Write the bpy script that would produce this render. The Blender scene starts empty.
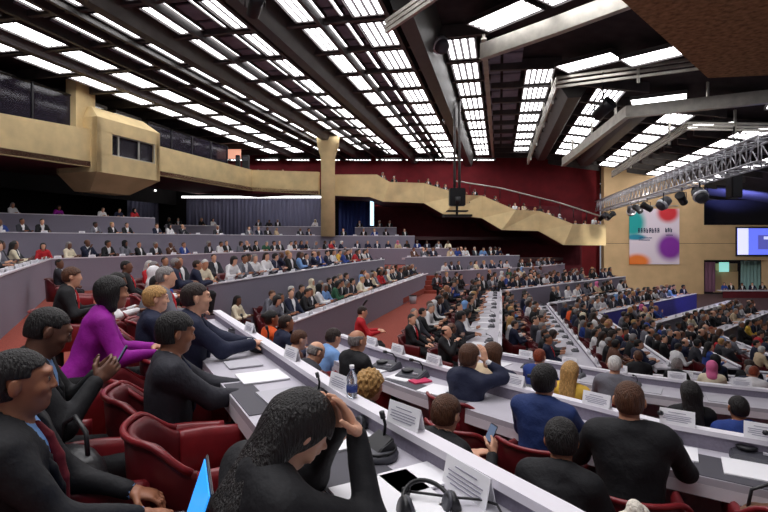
import bpy, math, random
import numpy as np
from mathutils import Vector
random.seed(7); rng = random.Random(11); nrs = np.random.RandomState(5)
SC = bpy.context.scene
COL = SC.collection
F_PX, HV = 512.0, 240.0

def at(u, y, v=None, z=None):
    """point seen in pixel column u at distance y"""
    x = (u - 384) / F_PX * y
    if z is None: z = (HV - v) / F_PX * y
    return (x, y, z)
def pz(u, v, z):
    y = F_PX * z / (HV - v)
    return ((u - 384) / F_PX * y, y)

# ------------------------------------------------------------------ materials
MATS = {}
def mat(name, col, rough=.6, metal=0., noise=0., scale=20., bump=0., emit=None, estr=1., spec=.5, vary=None, stretch=None):
    if name in MATS: return MATS[name]
    m = bpy.data.materials.new(name); m.use_nodes = True
    nt = m.node_tree; b = nt.nodes['Principled BSDF']
    b.inputs['Base Color'].default_value = (*col, 1)
    b.inputs['Roughness'].default_value = rough
    b.inputs['Metallic'].default_value = metal
    b.inputs['Specular IOR Level'].default_value = spec
    if noise or bump:
        tc = nt.nodes.new('ShaderNodeTexCoord'); n = nt.nodes.new('ShaderNodeTexNoise')
        n.inputs['Scale'].default_value = scale; n.inputs['Detail'].default_value = 4
        if stretch:
            mp = nt.nodes.new('ShaderNodeMapping'); mp.inputs['Scale'].default_value = stretch
            nt.links.new(tc.outputs['Object'], mp.inputs['Vector']); nt.links.new(mp.outputs['Vector'], n.inputs['Vector'])
        else: nt.links.new(tc.outputs['Object'], n.inputs['Vector'])
        if noise:
            r = nt.nodes.new('ShaderNodeValToRGB')
            r.color_ramp.elements[0].position = .3; r.color_ramp.elements[1].position = .7
            c2 = vary or tuple(min(1, c * (1 + noise)) for c in col)
            r.color_ramp.elements[0].color = (*[c * (1 - noise) for c in col], 1)
            r.color_ramp.elements[1].color = (*c2, 1)
            nt.links.new(n.outputs['Fac'], r.inputs['Fac']); nt.links.new(r.outputs['Color'], b.inputs['Base Color'])
        if bump:
            bp = nt.nodes.new('ShaderNodeBump'); bp.inputs['Strength'].default_value = bump
            bp.inputs['Distance'].default_value = .02
            nt.links.new(n.outputs['Fac'], bp.inputs['Height']); nt.links.new(bp.outputs['Normal'], b.inputs['Normal'])
    if emit:
        b.inputs['Emission Color'].default_value = (*emit, 1); b.inputs['Emission Strength'].default_value = estr
    MATS[name] = m
    return m
def srgb(r, g, b): return tuple(((c / 255) / 12.92 if c / 255 <= .04045 else ((c / 255 + .055) / 1.055) ** 2.4) for c in (r, g, b))

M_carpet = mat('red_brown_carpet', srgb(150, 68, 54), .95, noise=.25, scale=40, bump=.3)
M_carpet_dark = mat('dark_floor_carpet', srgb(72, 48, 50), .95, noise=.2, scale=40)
M_desk = mat('desk_laminate', srgb(196, 192, 202), .45, noise=.05, scale=6)
M_face = mat('grey_desk_fabric', srgb(136, 130, 146), .85, noise=.08, scale=60, bump=.15)
M_ledge = mat('white_desk_edge', srgb(232, 228, 236), .45)
M_bluelight_face = mat('partition_blue_light_tint', srgb(86, 84, 190), .7, noise=.1, scale=10)  # blue stage light put into the colour of a grey desk front
M_conc = mat('tan_concrete', srgb(226, 202, 152), .9, noise=.12, scale=1.2, bump=.25)
M_conc2 = mat('tan_wall_panel', srgb(212, 180, 136), .85, noise=.1, scale=.8, bump=.15)
M_soffit = mat('brown_stucco', srgb(158, 130, 92), .95, noise=.45, scale=14, bump=1.)
M_redwall = mat('dark_red_wall', srgb(124, 24, 34), .85, noise=.15, scale=1.5)
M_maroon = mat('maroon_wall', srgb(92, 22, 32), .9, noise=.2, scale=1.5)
M_black = mat('black_void_paint', (.008, .006, .007), .9, noise=.2, scale=3)
M_ceil = mat('dark_ceiling', srgb(52, 44, 46), .9, noise=.3, scale=2)
M_tile = mat('ceiling_tile', srgb(132, 130, 146), .9, noise=.2, scale=2)
M_beam = mat('dark_steel_beam', srgb(82, 78, 78), .5, metal=.3, noise=.2, scale=2)
M_beam2 = mat('grey_duct', srgb(74, 72, 70), .45, metal=.2, noise=.15, scale=2)
M_rail = mat('light_metal_beam', srgb(190, 186, 176), .4, metal=.5, noise=.15, scale=3)
M_alu = mat('aluminium', srgb(214, 214, 220), .35, metal=.6)
M_blackmetal = mat('black_metal', (.012, .012, .014), .4, metal=.3)
M_plastic = mat('black_plastic', (.015, .015, .018), .4)
M_console = mat('dark_grey_plastic', srgb(66, 66, 74), .45)
M_pad = mat('grey_desk_mat', srgb(78, 76, 84), .7)
M_paper = mat('white_paper', srgb(245, 244, 248), .8)
M_paper2 = mat('grey_paper', srgb(190, 188, 196), .8)
M_ink = mat('grey_ink', srgb(176, 174, 190), .8)
M_leather = mat('red_leather', srgb(128, 34, 40), .32, noise=.12, scale=12, bump=.08)
M_leather_d = mat('dark_red_leather', srgb(92, 22, 28), .4, noise=.12, scale=12, bump=.08)
M_curtain = mat('grey_blue_curtain', srgb(112, 112, 138), .9)
M_curtain2 = mat('blue_curtain', srgb(50, 66, 128), .9)
M_glass = None

def tube_mat():
    m = mat('lamp_tube', (.9, .9, .9), .5, emit=(1, .985, 1), estr=6.2)
    return m
M_tube = tube_mat()
M_diff = mat('lamp_diffuser', (.10, .09, .10), .6, emit=(1, .95, 1), estr=.16)
M_tube_dim = mat('lamp_tube_dim', (.6, .6, .6), .6, emit=(1, .98, 1), estr=.3)
M_strip = mat('strip_light', (.9, .9, .9), .5, emit=(1, .97, .95), estr=5.)
M_blue_strip = mat('blue_white_strip', (.9, .9, .9), .5, emit=(.5, .75, 1), estr=1.8)
M_yellow_strip = M_strip

# ------------------------------------------------------------------ tagging
def tag(o, label=None, cat=None, group=None, kind=None):
    if label: o['label'] = label
    if cat: o['category'] = cat
    if group: o['group'] = group
    if kind: o['kind'] = kind
    return o
def empty(name, loc=(0, 0, 0), rz=0.):
    o = bpy.data.objects.new(name, None); COL.objects.link(o)
    o.location = loc; o.rotation_euler = (0, 0, rz); o.empty_display_size = .2
    return o
def copy_tree(o, parent=None):
    c = o.copy(); COL.objects.link(c); c.parent = parent
    for ch in list(o.children): copy_tree(ch, c)
    return c

# ------------------------------------------------------------------ mesh builder
class MB:
    def __init__(s): s.v = []; s.f = []; s.m = []; s.sm = []
    def add(s, vs, fs, mi=0, smooth=False):
        b = len(s.v); s.v += [tuple(p) for p in vs]
        for f in fs: s.f.append(tuple(b + i for i in f)); s.m.append(mi); s.sm.append(smooth)
        return s
    def box(s, c, size, rz=0., mi=0, rx=0., ry=0.):
        hx, hy, hz = (d / 2 for d in size)
        from mathutils import Euler
        R = Euler((rx, ry, rz)).to_matrix()
        vs = [Vector(c) + R @ Vector((x * hx, y * hy, z * hz)) for x in (-1, 1) for y in (-1, 1) for z in (-1, 1)]
        return s.add(vs, [(0, 1, 3, 2), (4, 6, 7, 5), (0, 4, 5, 1), (2, 3, 7, 6), (0, 2, 6, 4), (1, 5, 7, 3)], mi)
    def prism(s, poly, z0, z1, mi=0):
        n = len(poly)
        vs = [(x, y, z0) for x, y in poly] + [(x, y, z1) for x, y in poly]
        fs = [tuple(range(n - 1, -1, -1)), tuple(range(n, 2 * n))] + [(i, (i + 1) % n, n + (i + 1) % n, n + i) for i in range(n)]
        return s.add(vs, fs, mi)
    def hexa(s, lo, hi, mi=0):
        """lo, hi: two quads of 3d points"""
        vs = list(lo) + list(hi)
        return s.add(vs, [(3, 2, 1, 0), (4, 5, 6, 7), (0, 1, 5, 4), (1, 2, 6, 5), (2, 3, 7, 6), (3, 0, 4, 7)], mi)
    def tube(s, path, r, seg=8, mi=0, cap=True, smooth=True):
        path = [Vector(p) for p in path]; n = len(path)
        rs = r if isinstance(r, (list, tuple)) else [r] * n
        rings = []; up = None
        for i, p in enumerate(path):
            t = (path[min(i + 1, n - 1)] - path[max(i - 1, 0)]).normalized()
            if up is None: up = Vector((0, 0, 1)) if abs(t.z) < .9 else Vector((1, 0, 0))
            a = t.cross(up).normalized(); up = a.cross(t).normalized()
            rings.append([p + (a * math.cos(2 * math.pi * k / seg) + up * math.sin(2 * math.pi * k / seg)) * rs[i] for k in range(seg)])
        vs = [q for rg in rings for q in rg]; fs = []
        for i in range(n - 1):
            for k in range(seg):
                k2 = (k + 1) % seg
                fs.append((i * seg + k, i * seg + k2, (i + 1) * seg + k2, (i + 1) * seg + k))
        if cap: fs += [tuple(range(seg - 1, -1, -1)), tuple((n - 1) * seg + k for k in range(seg))]
        return s.add(vs, fs, mi, smooth)
    def lathe(s, prof, c=(0, 0, 0), seg=20, mi=0, sx=1, sy=1, smooth=True):
        vs = [(c[0] + r * math.cos(2 * math.pi * k / seg) * sx, c[1] + r * math.sin(2 * math.pi * k / seg) * sy, c[2] + z) for r, z in prof for k in range(seg)]
        fs = []
        for i in range(len(prof) - 1):
            for k in range(seg):
                k2 = (k + 1) % seg
                fs.append((i * seg + k, i * seg + k2, (i + 1) * seg + k2, (i + 1) * seg + k))
        fs += [tuple(range(seg - 1, -1, -1)), tuple((len(prof) - 1) * seg + k for k in range(seg))]
        return s.add(vs, fs, mi, smooth)
    def sweep(s, path, prof, mi=0):
        """path: 2d points (x,y) or (x,y,z); prof: closed list of (offset to the right, z)"""
        n = len(path); P = [Vector(p[:2]) for p in path]; zb = [p[2] if len(p) > 2 else 0 for p in path]
        rings = []
        for i in range(n):
            if i == 0: d = (P[1] - P[0]).normalized(); nn = Vector((d.y, -d.x))
            elif i == n - 1: d = (P[-1] - P[-2]).normalized(); nn = Vector((d.y, -d.x))
            else:
                d1 = (P[i] - P[i - 1]).normalized(); d2 = (P[i + 1] - P[i]).normalized()
                n1 = Vector((d1.y, -d1.x)); n2 = Vector((d2.y, -d2.x)); nn = (n1 + n2); nn = nn / nn.length
                nn = nn / max(.4, nn.dot(n1))
            rings.append([(P[i].x + nn.x * o, P[i].y + nn.y * o, zb[i] + z) for o, z in prof])
        k = len(prof); vs = [q for r in rings for q in r]; fs = []
        for i in range(n - 1):
            for j in range(k):
                j2 = (j + 1) % k
                fs.append((i * k + j, i * k + j2, (i + 1) * k + j2, (i + 1) * k + j))
        fs += [tuple(range(k - 1, -1, -1)), tuple((n - 1) * k + j for j in range(k))]
        return s.add(vs, fs, mi)
    def build(s, name, mats, parent=None, loc=None, rz=0., bevel=0.):
        me = bpy.data.meshes.new(name)
        me.from_pydata(s.v, [], s.f)
        if not isinstance(mats, (list, tuple)): mats = [mats]
        for m in mats: me.materials.append(m)
        me.polygons.foreach_set('material_index', s.m); me.polygons.foreach_set('use_smooth', s.sm)
        import bmesh
        bm = bmesh.new(); bm.from_mesh(me); bmesh.ops.recalc_face_normals(bm, faces=bm.faces)
        if bevel:
            ed = [e for e in bm.edges if e.is_manifold and e.calc_face_angle(0) > .6]
            bmesh.ops.bevel(bm, geom=ed, offset=bevel, segments=2, affect='EDGES', clamp_overlap=True)
        bm.to_mesh(me); bm.free()
        o = bpy.data.objects.new(name, me); COL.objects.link(o)
        if parent: o.parent = parent
        if loc: o.location = loc
        if rz: o.rotation_euler = (0, 0, rz)
        return o
def struct(name, mb, m): return tag(mb.build(name, m), kind='structure')

# ------------------------------------------------------------------ signed distance fields and surface nets
class SDF:
    def __init__(s, X, Y, Z, big=.2):
        s.X, s.Y, s.Z = (np.asarray(a, np.float32) for a in (X, Y, Z))
        s.F = np.full((len(X), len(Y), len(Z)), big, np.float32); s.big = big
    def _sl(s, lo, hi):
        o = []
        for A, l, h in zip((s.X, s.Y, s.Z), lo, hi): o.append(slice(max(0, np.searchsorted(A, l) - 1), np.searchsorted(A, h) + 1))
        return tuple(o)
    def _grid(s, sl): return s.X[sl[0]][:, None, None], s.Y[sl[1]][None, :, None], s.Z[sl[2]][None, None, :]
    def _put(s, sl, d, k, op):
        a = s.F[sl]
        if op == 'sub': d = -d
        if k > 0: h = np.maximum(k - np.abs(a - d), 0) / k; hh = h * h * k * .25
        else: hh = 0
        s.F[sl] = np.minimum(a, d) - hh if op == 'add' else np.maximum(a, d) + hh
    def cap(s, a, b, ra, rb, k=.03, op='add'):
        a = np.array(a, float); b = np.array(b, float); R = max(ra, rb) + max(k, .04)
        sl = s._sl(np.minimum(a, b) - R, np.maximum(a, b) + R)
        if any(q.start >= q.stop for q in sl): return s
        x, y, z = s._grid(sl); ba = b - a; L = max(1e-9, float(ba @ ba))
        t = np.clip(((x - a[0]) * ba[0] + (y - a[1]) * ba[1] + (z - a[2]) * ba[2]) / L, 0, 1)
        d = np.sqrt((x - a[0] - t * ba[0]) ** 2 + (y - a[1] - t * ba[1]) ** 2 + (z - a[2] - t * ba[2]) ** 2) - (ra + (rb - ra) * t)
        s._put(sl, d.astype(np.float32), k, op); return s
    def ell(s, c, r, R=None, k=.03, op='add'):
        c = np.array(c, float); r = np.array(r, float); m = r.max() + max(k, .04)
        sl = s._sl(c - m, c + m)
        if any(q.start >= q.stop for q in sl): return s
        x, y, z = s._grid(sl); x = x - c[0]; y = y - c[1]; z = z - c[2]
        if R is None: R = np.eye(3)
        q = [(R[0, i] * x + R[1, i] * y + R[2, i] * z) / r[i] for i in range(3)]
        l = np.sqrt(q[0] ** 2 + q[1] ** 2 + q[2] ** 2); g = np.sqrt((q[0] / r[0]) ** 2 + (q[1] / r[1]) ** 2 + (q[2] / r[2]) ** 2)
        d = l * (l - 1) / np.maximum(g, 1e-6)
        s._put(sl, d.astype(np.float32), k, op); return s
    def fn(s, f, lo, hi, k=.0, op='sub'):
        sl = s._sl(lo, hi)
        if any(q.start >= q.stop for q in sl): return s
        x, y, z = s._grid(sl); s._put(sl, (f(x, y, z) + 0 * x + 0 * y + 0 * z).astype(np.float32), k, op); return s
    def mesh(s):
        F = s.F; S = F < 0
        c = np.zeros((F.shape[0] - 1, F.shape[1] - 1, F.shape[2] - 1), np.int8)
        for i in (0, 1):
            for j in (0, 1):
                for k in (0, 1): c += S[i:F.shape[0] - 1 + i, j:F.shape[1] - 1 + j, k:F.shape[2] - 1 + k]
        act = (c > 0) & (c < 8); I, J, K = np.nonzero(act); n = len(I)
        if n == 0: return np.zeros((0, 3)), np.zeros((0, 4), int)
        idx = -np.ones(act.shape, np.int64); idx[I, J, K] = np.arange(n)
        acc = np.zeros((n, 3)); cnt = np.zeros(n); P = (s.X, s.Y, s.Z)
        for ax in range(3):
            o = [a for a in range(3) if a != ax]
            for p in (0, 1):
                for q in (0, 1):
                    d = [0, 0, 0]; d[o[0]] = p; d[o[1]] = q; e = list(d); e[ax] = 1
                    a0 = (I + d[0], J + d[1], K + d[2]); a1 = (I + e[0], J + e[1], K + e[2])
                    f0 = F[a0]; f1 = F[a1]; w = (f0 < 0) != (f1 < 0)
                    t = np.where(w, f0 / np.where(w, f0 - f1, 1), 0)
                    for a in range(3):
                        p0 = P[a][a0[a]]; p1 = P[a][a1[a]]; acc[:, a] += np.where(w, p0 + t * (p1 - p0), 0)
                    cnt += w
        V = acc / cnt[:, None]; Q = []
        for ax in range(3):
            o = [a for a in range(3) if a != ax]
            A = [slice(None)] * 3; B = [slice(None)] * 3; A[ax] = slice(0, -1); B[ax] = slice(1, None)
            for a in o: A[a] = slice(1, -1); B[a] = slice(1, -1)
            s0 = S[tuple(A)]; s1 = S[tuple(B)]; w = np.nonzero(s0 != s1)
            base = [w[0].copy(), w[1].copy(), w[2].copy()]
            for a in o: base[a] = base[a] + 1
            inside0 = s0[w]
            def vid(p, q):
                z = [b.copy() for b in base]; z[o[0]] -= p; z[o[1]] -= q
                return idx[z[0], z[1], z[2]]
            quad = np.stack([vid(1, 1), vid(0, 1), vid(0, 0), vid(1, 0)], 1)
            flip = inside0 if ax != 1 else ~inside0
            quad = np.where(flip[:, None], quad, quad[:, ::-1]); Q.append(quad)
        Q = np.concatenate(Q); Q = Q[(Q >= 0).all(1)]
        return V, Q
def axis_(lo, hi, step, fine=None):
    """nonuniform axis: fine = list of (lo, hi, step)"""
    out = [lo]; x = lo
    while x < hi:
        st = step
        for a, b, f in (fine or []):
            if a <= x <= b: st = min(st, f)
        x += st; out.append(x)
    return np.array(out)
def mesh_from(name, parts, mats):
    """parts: list of (V, Q, material index)"""
    Vs = []; Qs = []; Ms = []; b = 0
    for V, Q, mi in parts:
        if len(Q) == 0: continue
        Vs.append(V); Qs.append(Q + b); Ms.append(np.full(len(Q), mi)); b += len(V)
    V = np.concatenate(Vs); Q = np.concatenate(Qs); Mi = np.concatenate(Ms)
    me = bpy.data.meshes.new(name); me.vertices.add(len(V)); me.loops.add(Q.size); me.polygons.add(len(Q))
    me.vertices.foreach_set('co', V.astype(np.float32).ravel()); me.loops.foreach_set('vertex_index', Q.astype(np.int32).ravel())
    me.polygons.foreach_set('loop_start', np.arange(0, Q.size, 4, dtype=np.int32))
    me.polygons.foreach_set('use_smooth', np.ones(len(Q), bool))
    for m in mats: me.materials.append(m)
    me.polygons.foreach_set('material_index', Mi.astype(np.int32))
    me.update(calc_edges=True); me.validate()
    return me
# ------------------------------------------------------------------ people
def A3(*p): return np.array(p, float)
def unit(v): v = np.asarray(v, float); return v / max(1e-9, np.linalg.norm(v))
def rotz(a): c, s = math.cos(a), math.sin(a); return np.array([[c, -s, 0], [s, c, 0], [0, 0, 1.]])
def rotx(a): c, s = math.cos(a), math.sin(a); return np.array([[1., 0, 0], [0, c, -s], [0, s, c]])
def roty(a): c, s = math.cos(a), math.sin(a); return np.array([[c, 0, s], [0, 1., 0], [-s, 0, c]])

def pose(lean=.1, side=0., hyaw=0., hpitch=0., hroll=0., lh=None, rh=None, twist=0., stand=False, w=1., legs=1.):
    """joints in the local frame: +y is forwards, origin on the floor"""
    J = {}
    ph = .92 if stand else .56
    P = A3(0, 0, ph); R = rotz(twist) @ roty(side) @ rotx(-lean); J['R'] = R; J['P'] = P; J['w'] = w
    J['C'] = P + R @ A3(0, .0, .30); J['N'] = P + R @ A3(0, -.01, .50)
    for s, n in ((-1, 'L'), (1, 'R')): J['S' + n] = P + R @ A3(s * .172 * w, 0, .445)
    HR = rotz(hyaw) @ roty(hroll) @ rotx(-hpitch); J['HR'] = HR
    J['H'] = J['N'] + .45 * (R @ A3(0, .03, .142)) + .55 * (HR @ A3(0, .03, .150))
    for s, n, T in ((-1, 'L', lh), (1, 'R', rh)):
        S = J['S' + n]
        if T is None: T = (s * .13, .40, .80) if not stand else (s * .25, .05, .80)
        T = A3(*T); d = T - S; L = np.linalg.norm(d); a, b = .285, .255
        if L > a + b - .01: T = S + d / L * (a + b - .01); d = T - S; L = np.linalg.norm(d)
        ca = (a * a + L * L - b * b) / (2 * a * L); ca = max(-1, min(1, ca)); u = d / L
        pole = unit(A3(s * .55, -.35, -.8)); pole = unit(pole - u * (pole @ u))
        J['E' + n] = S + u * a * ca + pole * a * math.sqrt(1 - ca * ca); J['W' + n] = T
        hip = P + A3(s * .09, .0, -.02); J['hip' + n] = hip
        if stand: J['K' + n] = A3(s * .1, .03, .5); J['A' + n] = A3(s * .1, 0, .09)
        else: J['K' + n] = A3(s * .13, .44 * legs, .50); J['A' + n] = A3(s * .13, .40 * legs, .09)
    return J

def torso(f, J, g, k=.06):
    P, R, w = J['P'], J['R'], J['w']
    f.ell(P + R @ A3(0, -.01, -.01), A3(.165 * w, .125 * w, .13) + g, R, k)
    f.ell(P + R @ A3(0, .015, .15), A3(.148 * w, .112 * w, .16) + g, R, k)
    f.ell(P + R @ A3(0, .0, .32), A3(.162 * w, .112 * w, .165) + g, R, k)
    f.cap(J['SL'] + R @ A3(.04, 0, -.005), J['SR'] + R @ A3(-.04, 0, -.005), .062 + g, .062 + g, k)
    for q in (-1, 1): f.cap(P + R @ A3(q * .125 * w, -.01, .455), P + R @ A3(q * .035, -.02, .492), .048 + g, .046 + g, k)
    f.cap(P + R @ A3(0, -.01, .42), J['N'] + R @ A3(0, 0, -.02), .085 + g * .6, .052 + g * .4, k)
def arms(f, J, g, k=.035, wrist=True, n='LR'):
    for q in n:
        S, E, W = J['S' + q], J['E' + q], J['W' + q]
        f.cap(S, E, .054 + g, .042 + g, k); f.cap(E, E + (W - E) * (1. if wrist else .93), .042 + g, .027 + g * .9, k)
def legs(f, J, g, k=.04):
    for q in 'LR':
        f.cap(J['hip' + q], J['K' + q], .082 + g, .056 + g, k); f.cap(J['K' + q], J['A' + q], .055 + g, .036 + g, k)
def roty_(R, s): return R @ rotz(s * .35)
def head(f, J, det=2, fem=False, nose=1.):
    H, R = J['H'], J['HR']; o = lambda x, y, z: H + R @ A3(x, y, z)
    f.cap(J['N'] - A3(0, 0, .03), H + R @ A3(0, -.025, -.06), .056 if not fem else .047, .052 if not fem else .044, .03)
    f.ell(o(0, -.018, .03), A3(.074, .094, .082), R, .02)
    f.ell(o(0, .022, -.03), A3(.060, .068, .082), R, .035)
    f.ell(o(0, .050, -.085), A3(.034, .034, .024), R, .03)
    if det >= 1:
        f.cap(o(0, .083, .022), o(0, .101, -.018), .007, .0105, .016)
        for s in (-1, 1):
            f.ell(o(s * .081, -.012, -.003), A3(.011, .019, .031), roty_(R, s), .008)
    if det >= 2:
        f.cap(o(-.034, .080, .036), o(.034, .080, .036), .010, .010, .02)
        for s in (-1, 1):
            f.ell(o(s * .031, .094, .012), A3(.017, .013, .012), R, .012, 'sub')
            f.ell(o(s * .031, .076, .011), A3(.0135, .0125, .012), R, .004)
            f.ell(o(s * .040, .062, -.020), A3(.02, .02, .018), R, .02)
            f.ell(o(s * .013, .096, -.022), A3(.009, .009, .007), R, .006)
        f.cap(o(-.020, .083, -.050), o(.020, .083, -.050), .0065, .0065, .008)
        f.cap(o(-.017, .083, -.060), o(.017, .083, -.060), .0075, .0075, .006)
def hand_geo(f, W, d, n, s, curl=.5, k=.006, thumb=1., point=False):
    """W wrist, d finger direction, n palm normal, s thumb side"""
    d = unit(d); n = unit(n - d * (np.asarray(n) @ d)); x = unit(np.cross(d, n)) * s
    B = np.stack([x, d, n], 1)
    f.cap(W - d * .03, W + d * .02, .027, .026, .02)
    f.ell(W + d * .052, A3(.041, .052, .017), B, .015); f.ell(W + d * .075, A3(.040, .026, .014), B, .01)
    for i, (off, L) in enumerate(((.031, .074), (.0105, .084), (-.0105, .078), (-.031, .060))):
        p = W + d * (.092 - abs(off) * .15) + x * off; a = -.15 * 0; c = curl * (1 if not (point and i == 0) else .15)
        fd = unit(d + x * off * 2.2); ang = c * .5; r = .0095
        for j, fr in enumerate((.44, .32, .24)):
            v = fd * math.cos(ang) + n * math.sin(ang); q = p + v * L * fr
            f.cap(p, q, r, r * .9, k); p = q; r *= .9; ang += c * .9
    p = W + d * .022 + x * .03; td = unit(d * .55 + x * .75 + n * .35 * thumb)
    q = p + td * .042; f.cap(p, q, .014, .0115, .012); td2 = unit(d * .85 + x * .25 + n * .45 * thumb); q2 = q + td2 * .032; f.cap(q, q2, .011, .009, k); f.cap(q2, q2 + td2 * .02, .009, .0075, k)

def hair_geo(f, J, style, g=0.):
    H, R = J['H'], J['HR']; o = lambda x, y, z: H + R @ A3(x, y, z)
    loc = lambda x, y, z: (R[0, 0] * (x - H[0]) + R[1, 0] * (y - H[1]) + R[2, 0] * (z - H[2]),
                           R[0, 1] * (x - H[0]) + R[1, 1] * (y - H[1]) + R[2, 1] * (z - H[2]),
                           R[0, 2] * (x - H[0]) + R[1, 2] * (y - H[1]) + R[2, 2] * (z - H[2]))
    if style == 'scarf':
        f.ell(o(0, -.02, .025), A3(.096, .115, .108), R, .02); f.cap(o(0, -.02, -.06), J['N'] + A3(0, 0, -.02), .085, .11, .05)
        f.fn(lambda x, y, z: np.sqrt(loc(x, y, z)[0] ** 2 / .055 ** 2 + (loc(x, y, z)[2] + .012) ** 2 / .075 ** 2) * .06 - .06 + np.maximum(0, .045 - loc(x, y, z)[1]) * 3, H - .25, H + .25, .01)
        return
    G = {'receding': .006, 'short': .007, 'buzz': .003, 'balding': .004, 'full': .016, 'long': .016, 'bob': .018, 'curly': .026, 'afro': .035, 'bun': .012}[style] + g
    f.ell(o(0, -.020, .030), A3(.076, .096, .085) + G, R, .0)
    if style in ('short', 'full', 'curly', 'bob', 'afro', 'long', 'bun', 'balding', 'buzz', 'receding'):
        f.ell(o(0, -.045, -.01), A3(.070, .066, .075) + G * .7, R, .02)
    # keep only above the hairline
    low = {'receding': -.05, 'short': -.045, 'buzz': -.04, 'balding': -.035, 'full': -.055, 'curly': -.08, 'afro': -.07, 'bob': -.11, 'long': -.12, 'bun': -.06}[style]
    def cut(x, y, z):
        a, b, c = loc(x, y, z)
        face = np.minimum(b - (.034 + (.0 if style != 'balding' else -.02)) , .068 - c - np.abs(a) * .25) * 1.0      # in front of and below the fringe
        side = np.minimum(b + .036 + np.minimum(0, c) * .5, .026 - c) if style not in ('long', 'bob', 'curly', 'afro') else np.minimum(b - .028, .05 - c)
        d = np.maximum(face, side)
        d = np.maximum(d, low - c - np.maximum(0, -b) * .2)
        if style == 'receding': d = np.maximum(d, b - .028 - np.maximum(0, np.abs(a) - .03) * .2)
        if style == 'balding': d = np.maximum(d, c - .060 + np.maximum(0, -b - .04) * .2)
        return -d
    f.fn(cut, H - .25, H + .25, .006)
    if style == 'long':
        for s in (-.7, 0, .7): f.cap(o(s * .06, -.065, .0), J['N'] + J['R'] @ A3(s * .085, -.085, -.13), .05, .035, .04)
    if style == 'bob':
        for s in (-1, 0, 1): f.cap(o(s * .055, -.05 + .02 * abs(s), .0), o(s * .07, -.045 + .03 * abs(s), -.10), .042, .036, .04)
    if style == 'bun': f.ell(o(0, -.125, .05), A3(.04, .04, .04), R, .015)
    if style in ('curly', 'afro', 'full', 'bob', 'long') and g < .004:
        amp, fr = {'curly': (.011, 95), 'afro': (.006, 120), 'full': (.0012, 60), 'bob': (.0015, 60), 'long': (.0015, 60)}[style]
        f.F += (amp * np.sin(fr * f.X + 1.3)[:, None, None] * np.sin(fr * f.Y)[None, :, None] * np.sin(fr * f.Z + .5)[None, None, :]).astype(np.float32)

def bounds(J, pad=.2):
    pts = np.array([J[k] for k in ('P', 'N', 'H', 'SL', 'SR', 'EL', 'ER', 'WL', 'WR', 'KL', 'KR', 'AL', 'AR')])
    return pts.min(0) - pad, pts.max(0) + pad
def folds(f, amp, seed=0):
    r = np.random.RandomState(seed); X, Y, Z = f.X[:, None, None], f.Y[None, :, None], f.Z[None, None, :]
    for _ in range(3):
        a = r.uniform(-24, 24, 3); f.F += (amp * np.sin(a[0] * X + a[1] * Y + a[2] * Z + r.uniform(0, 6))).astype(np.float32)

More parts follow.
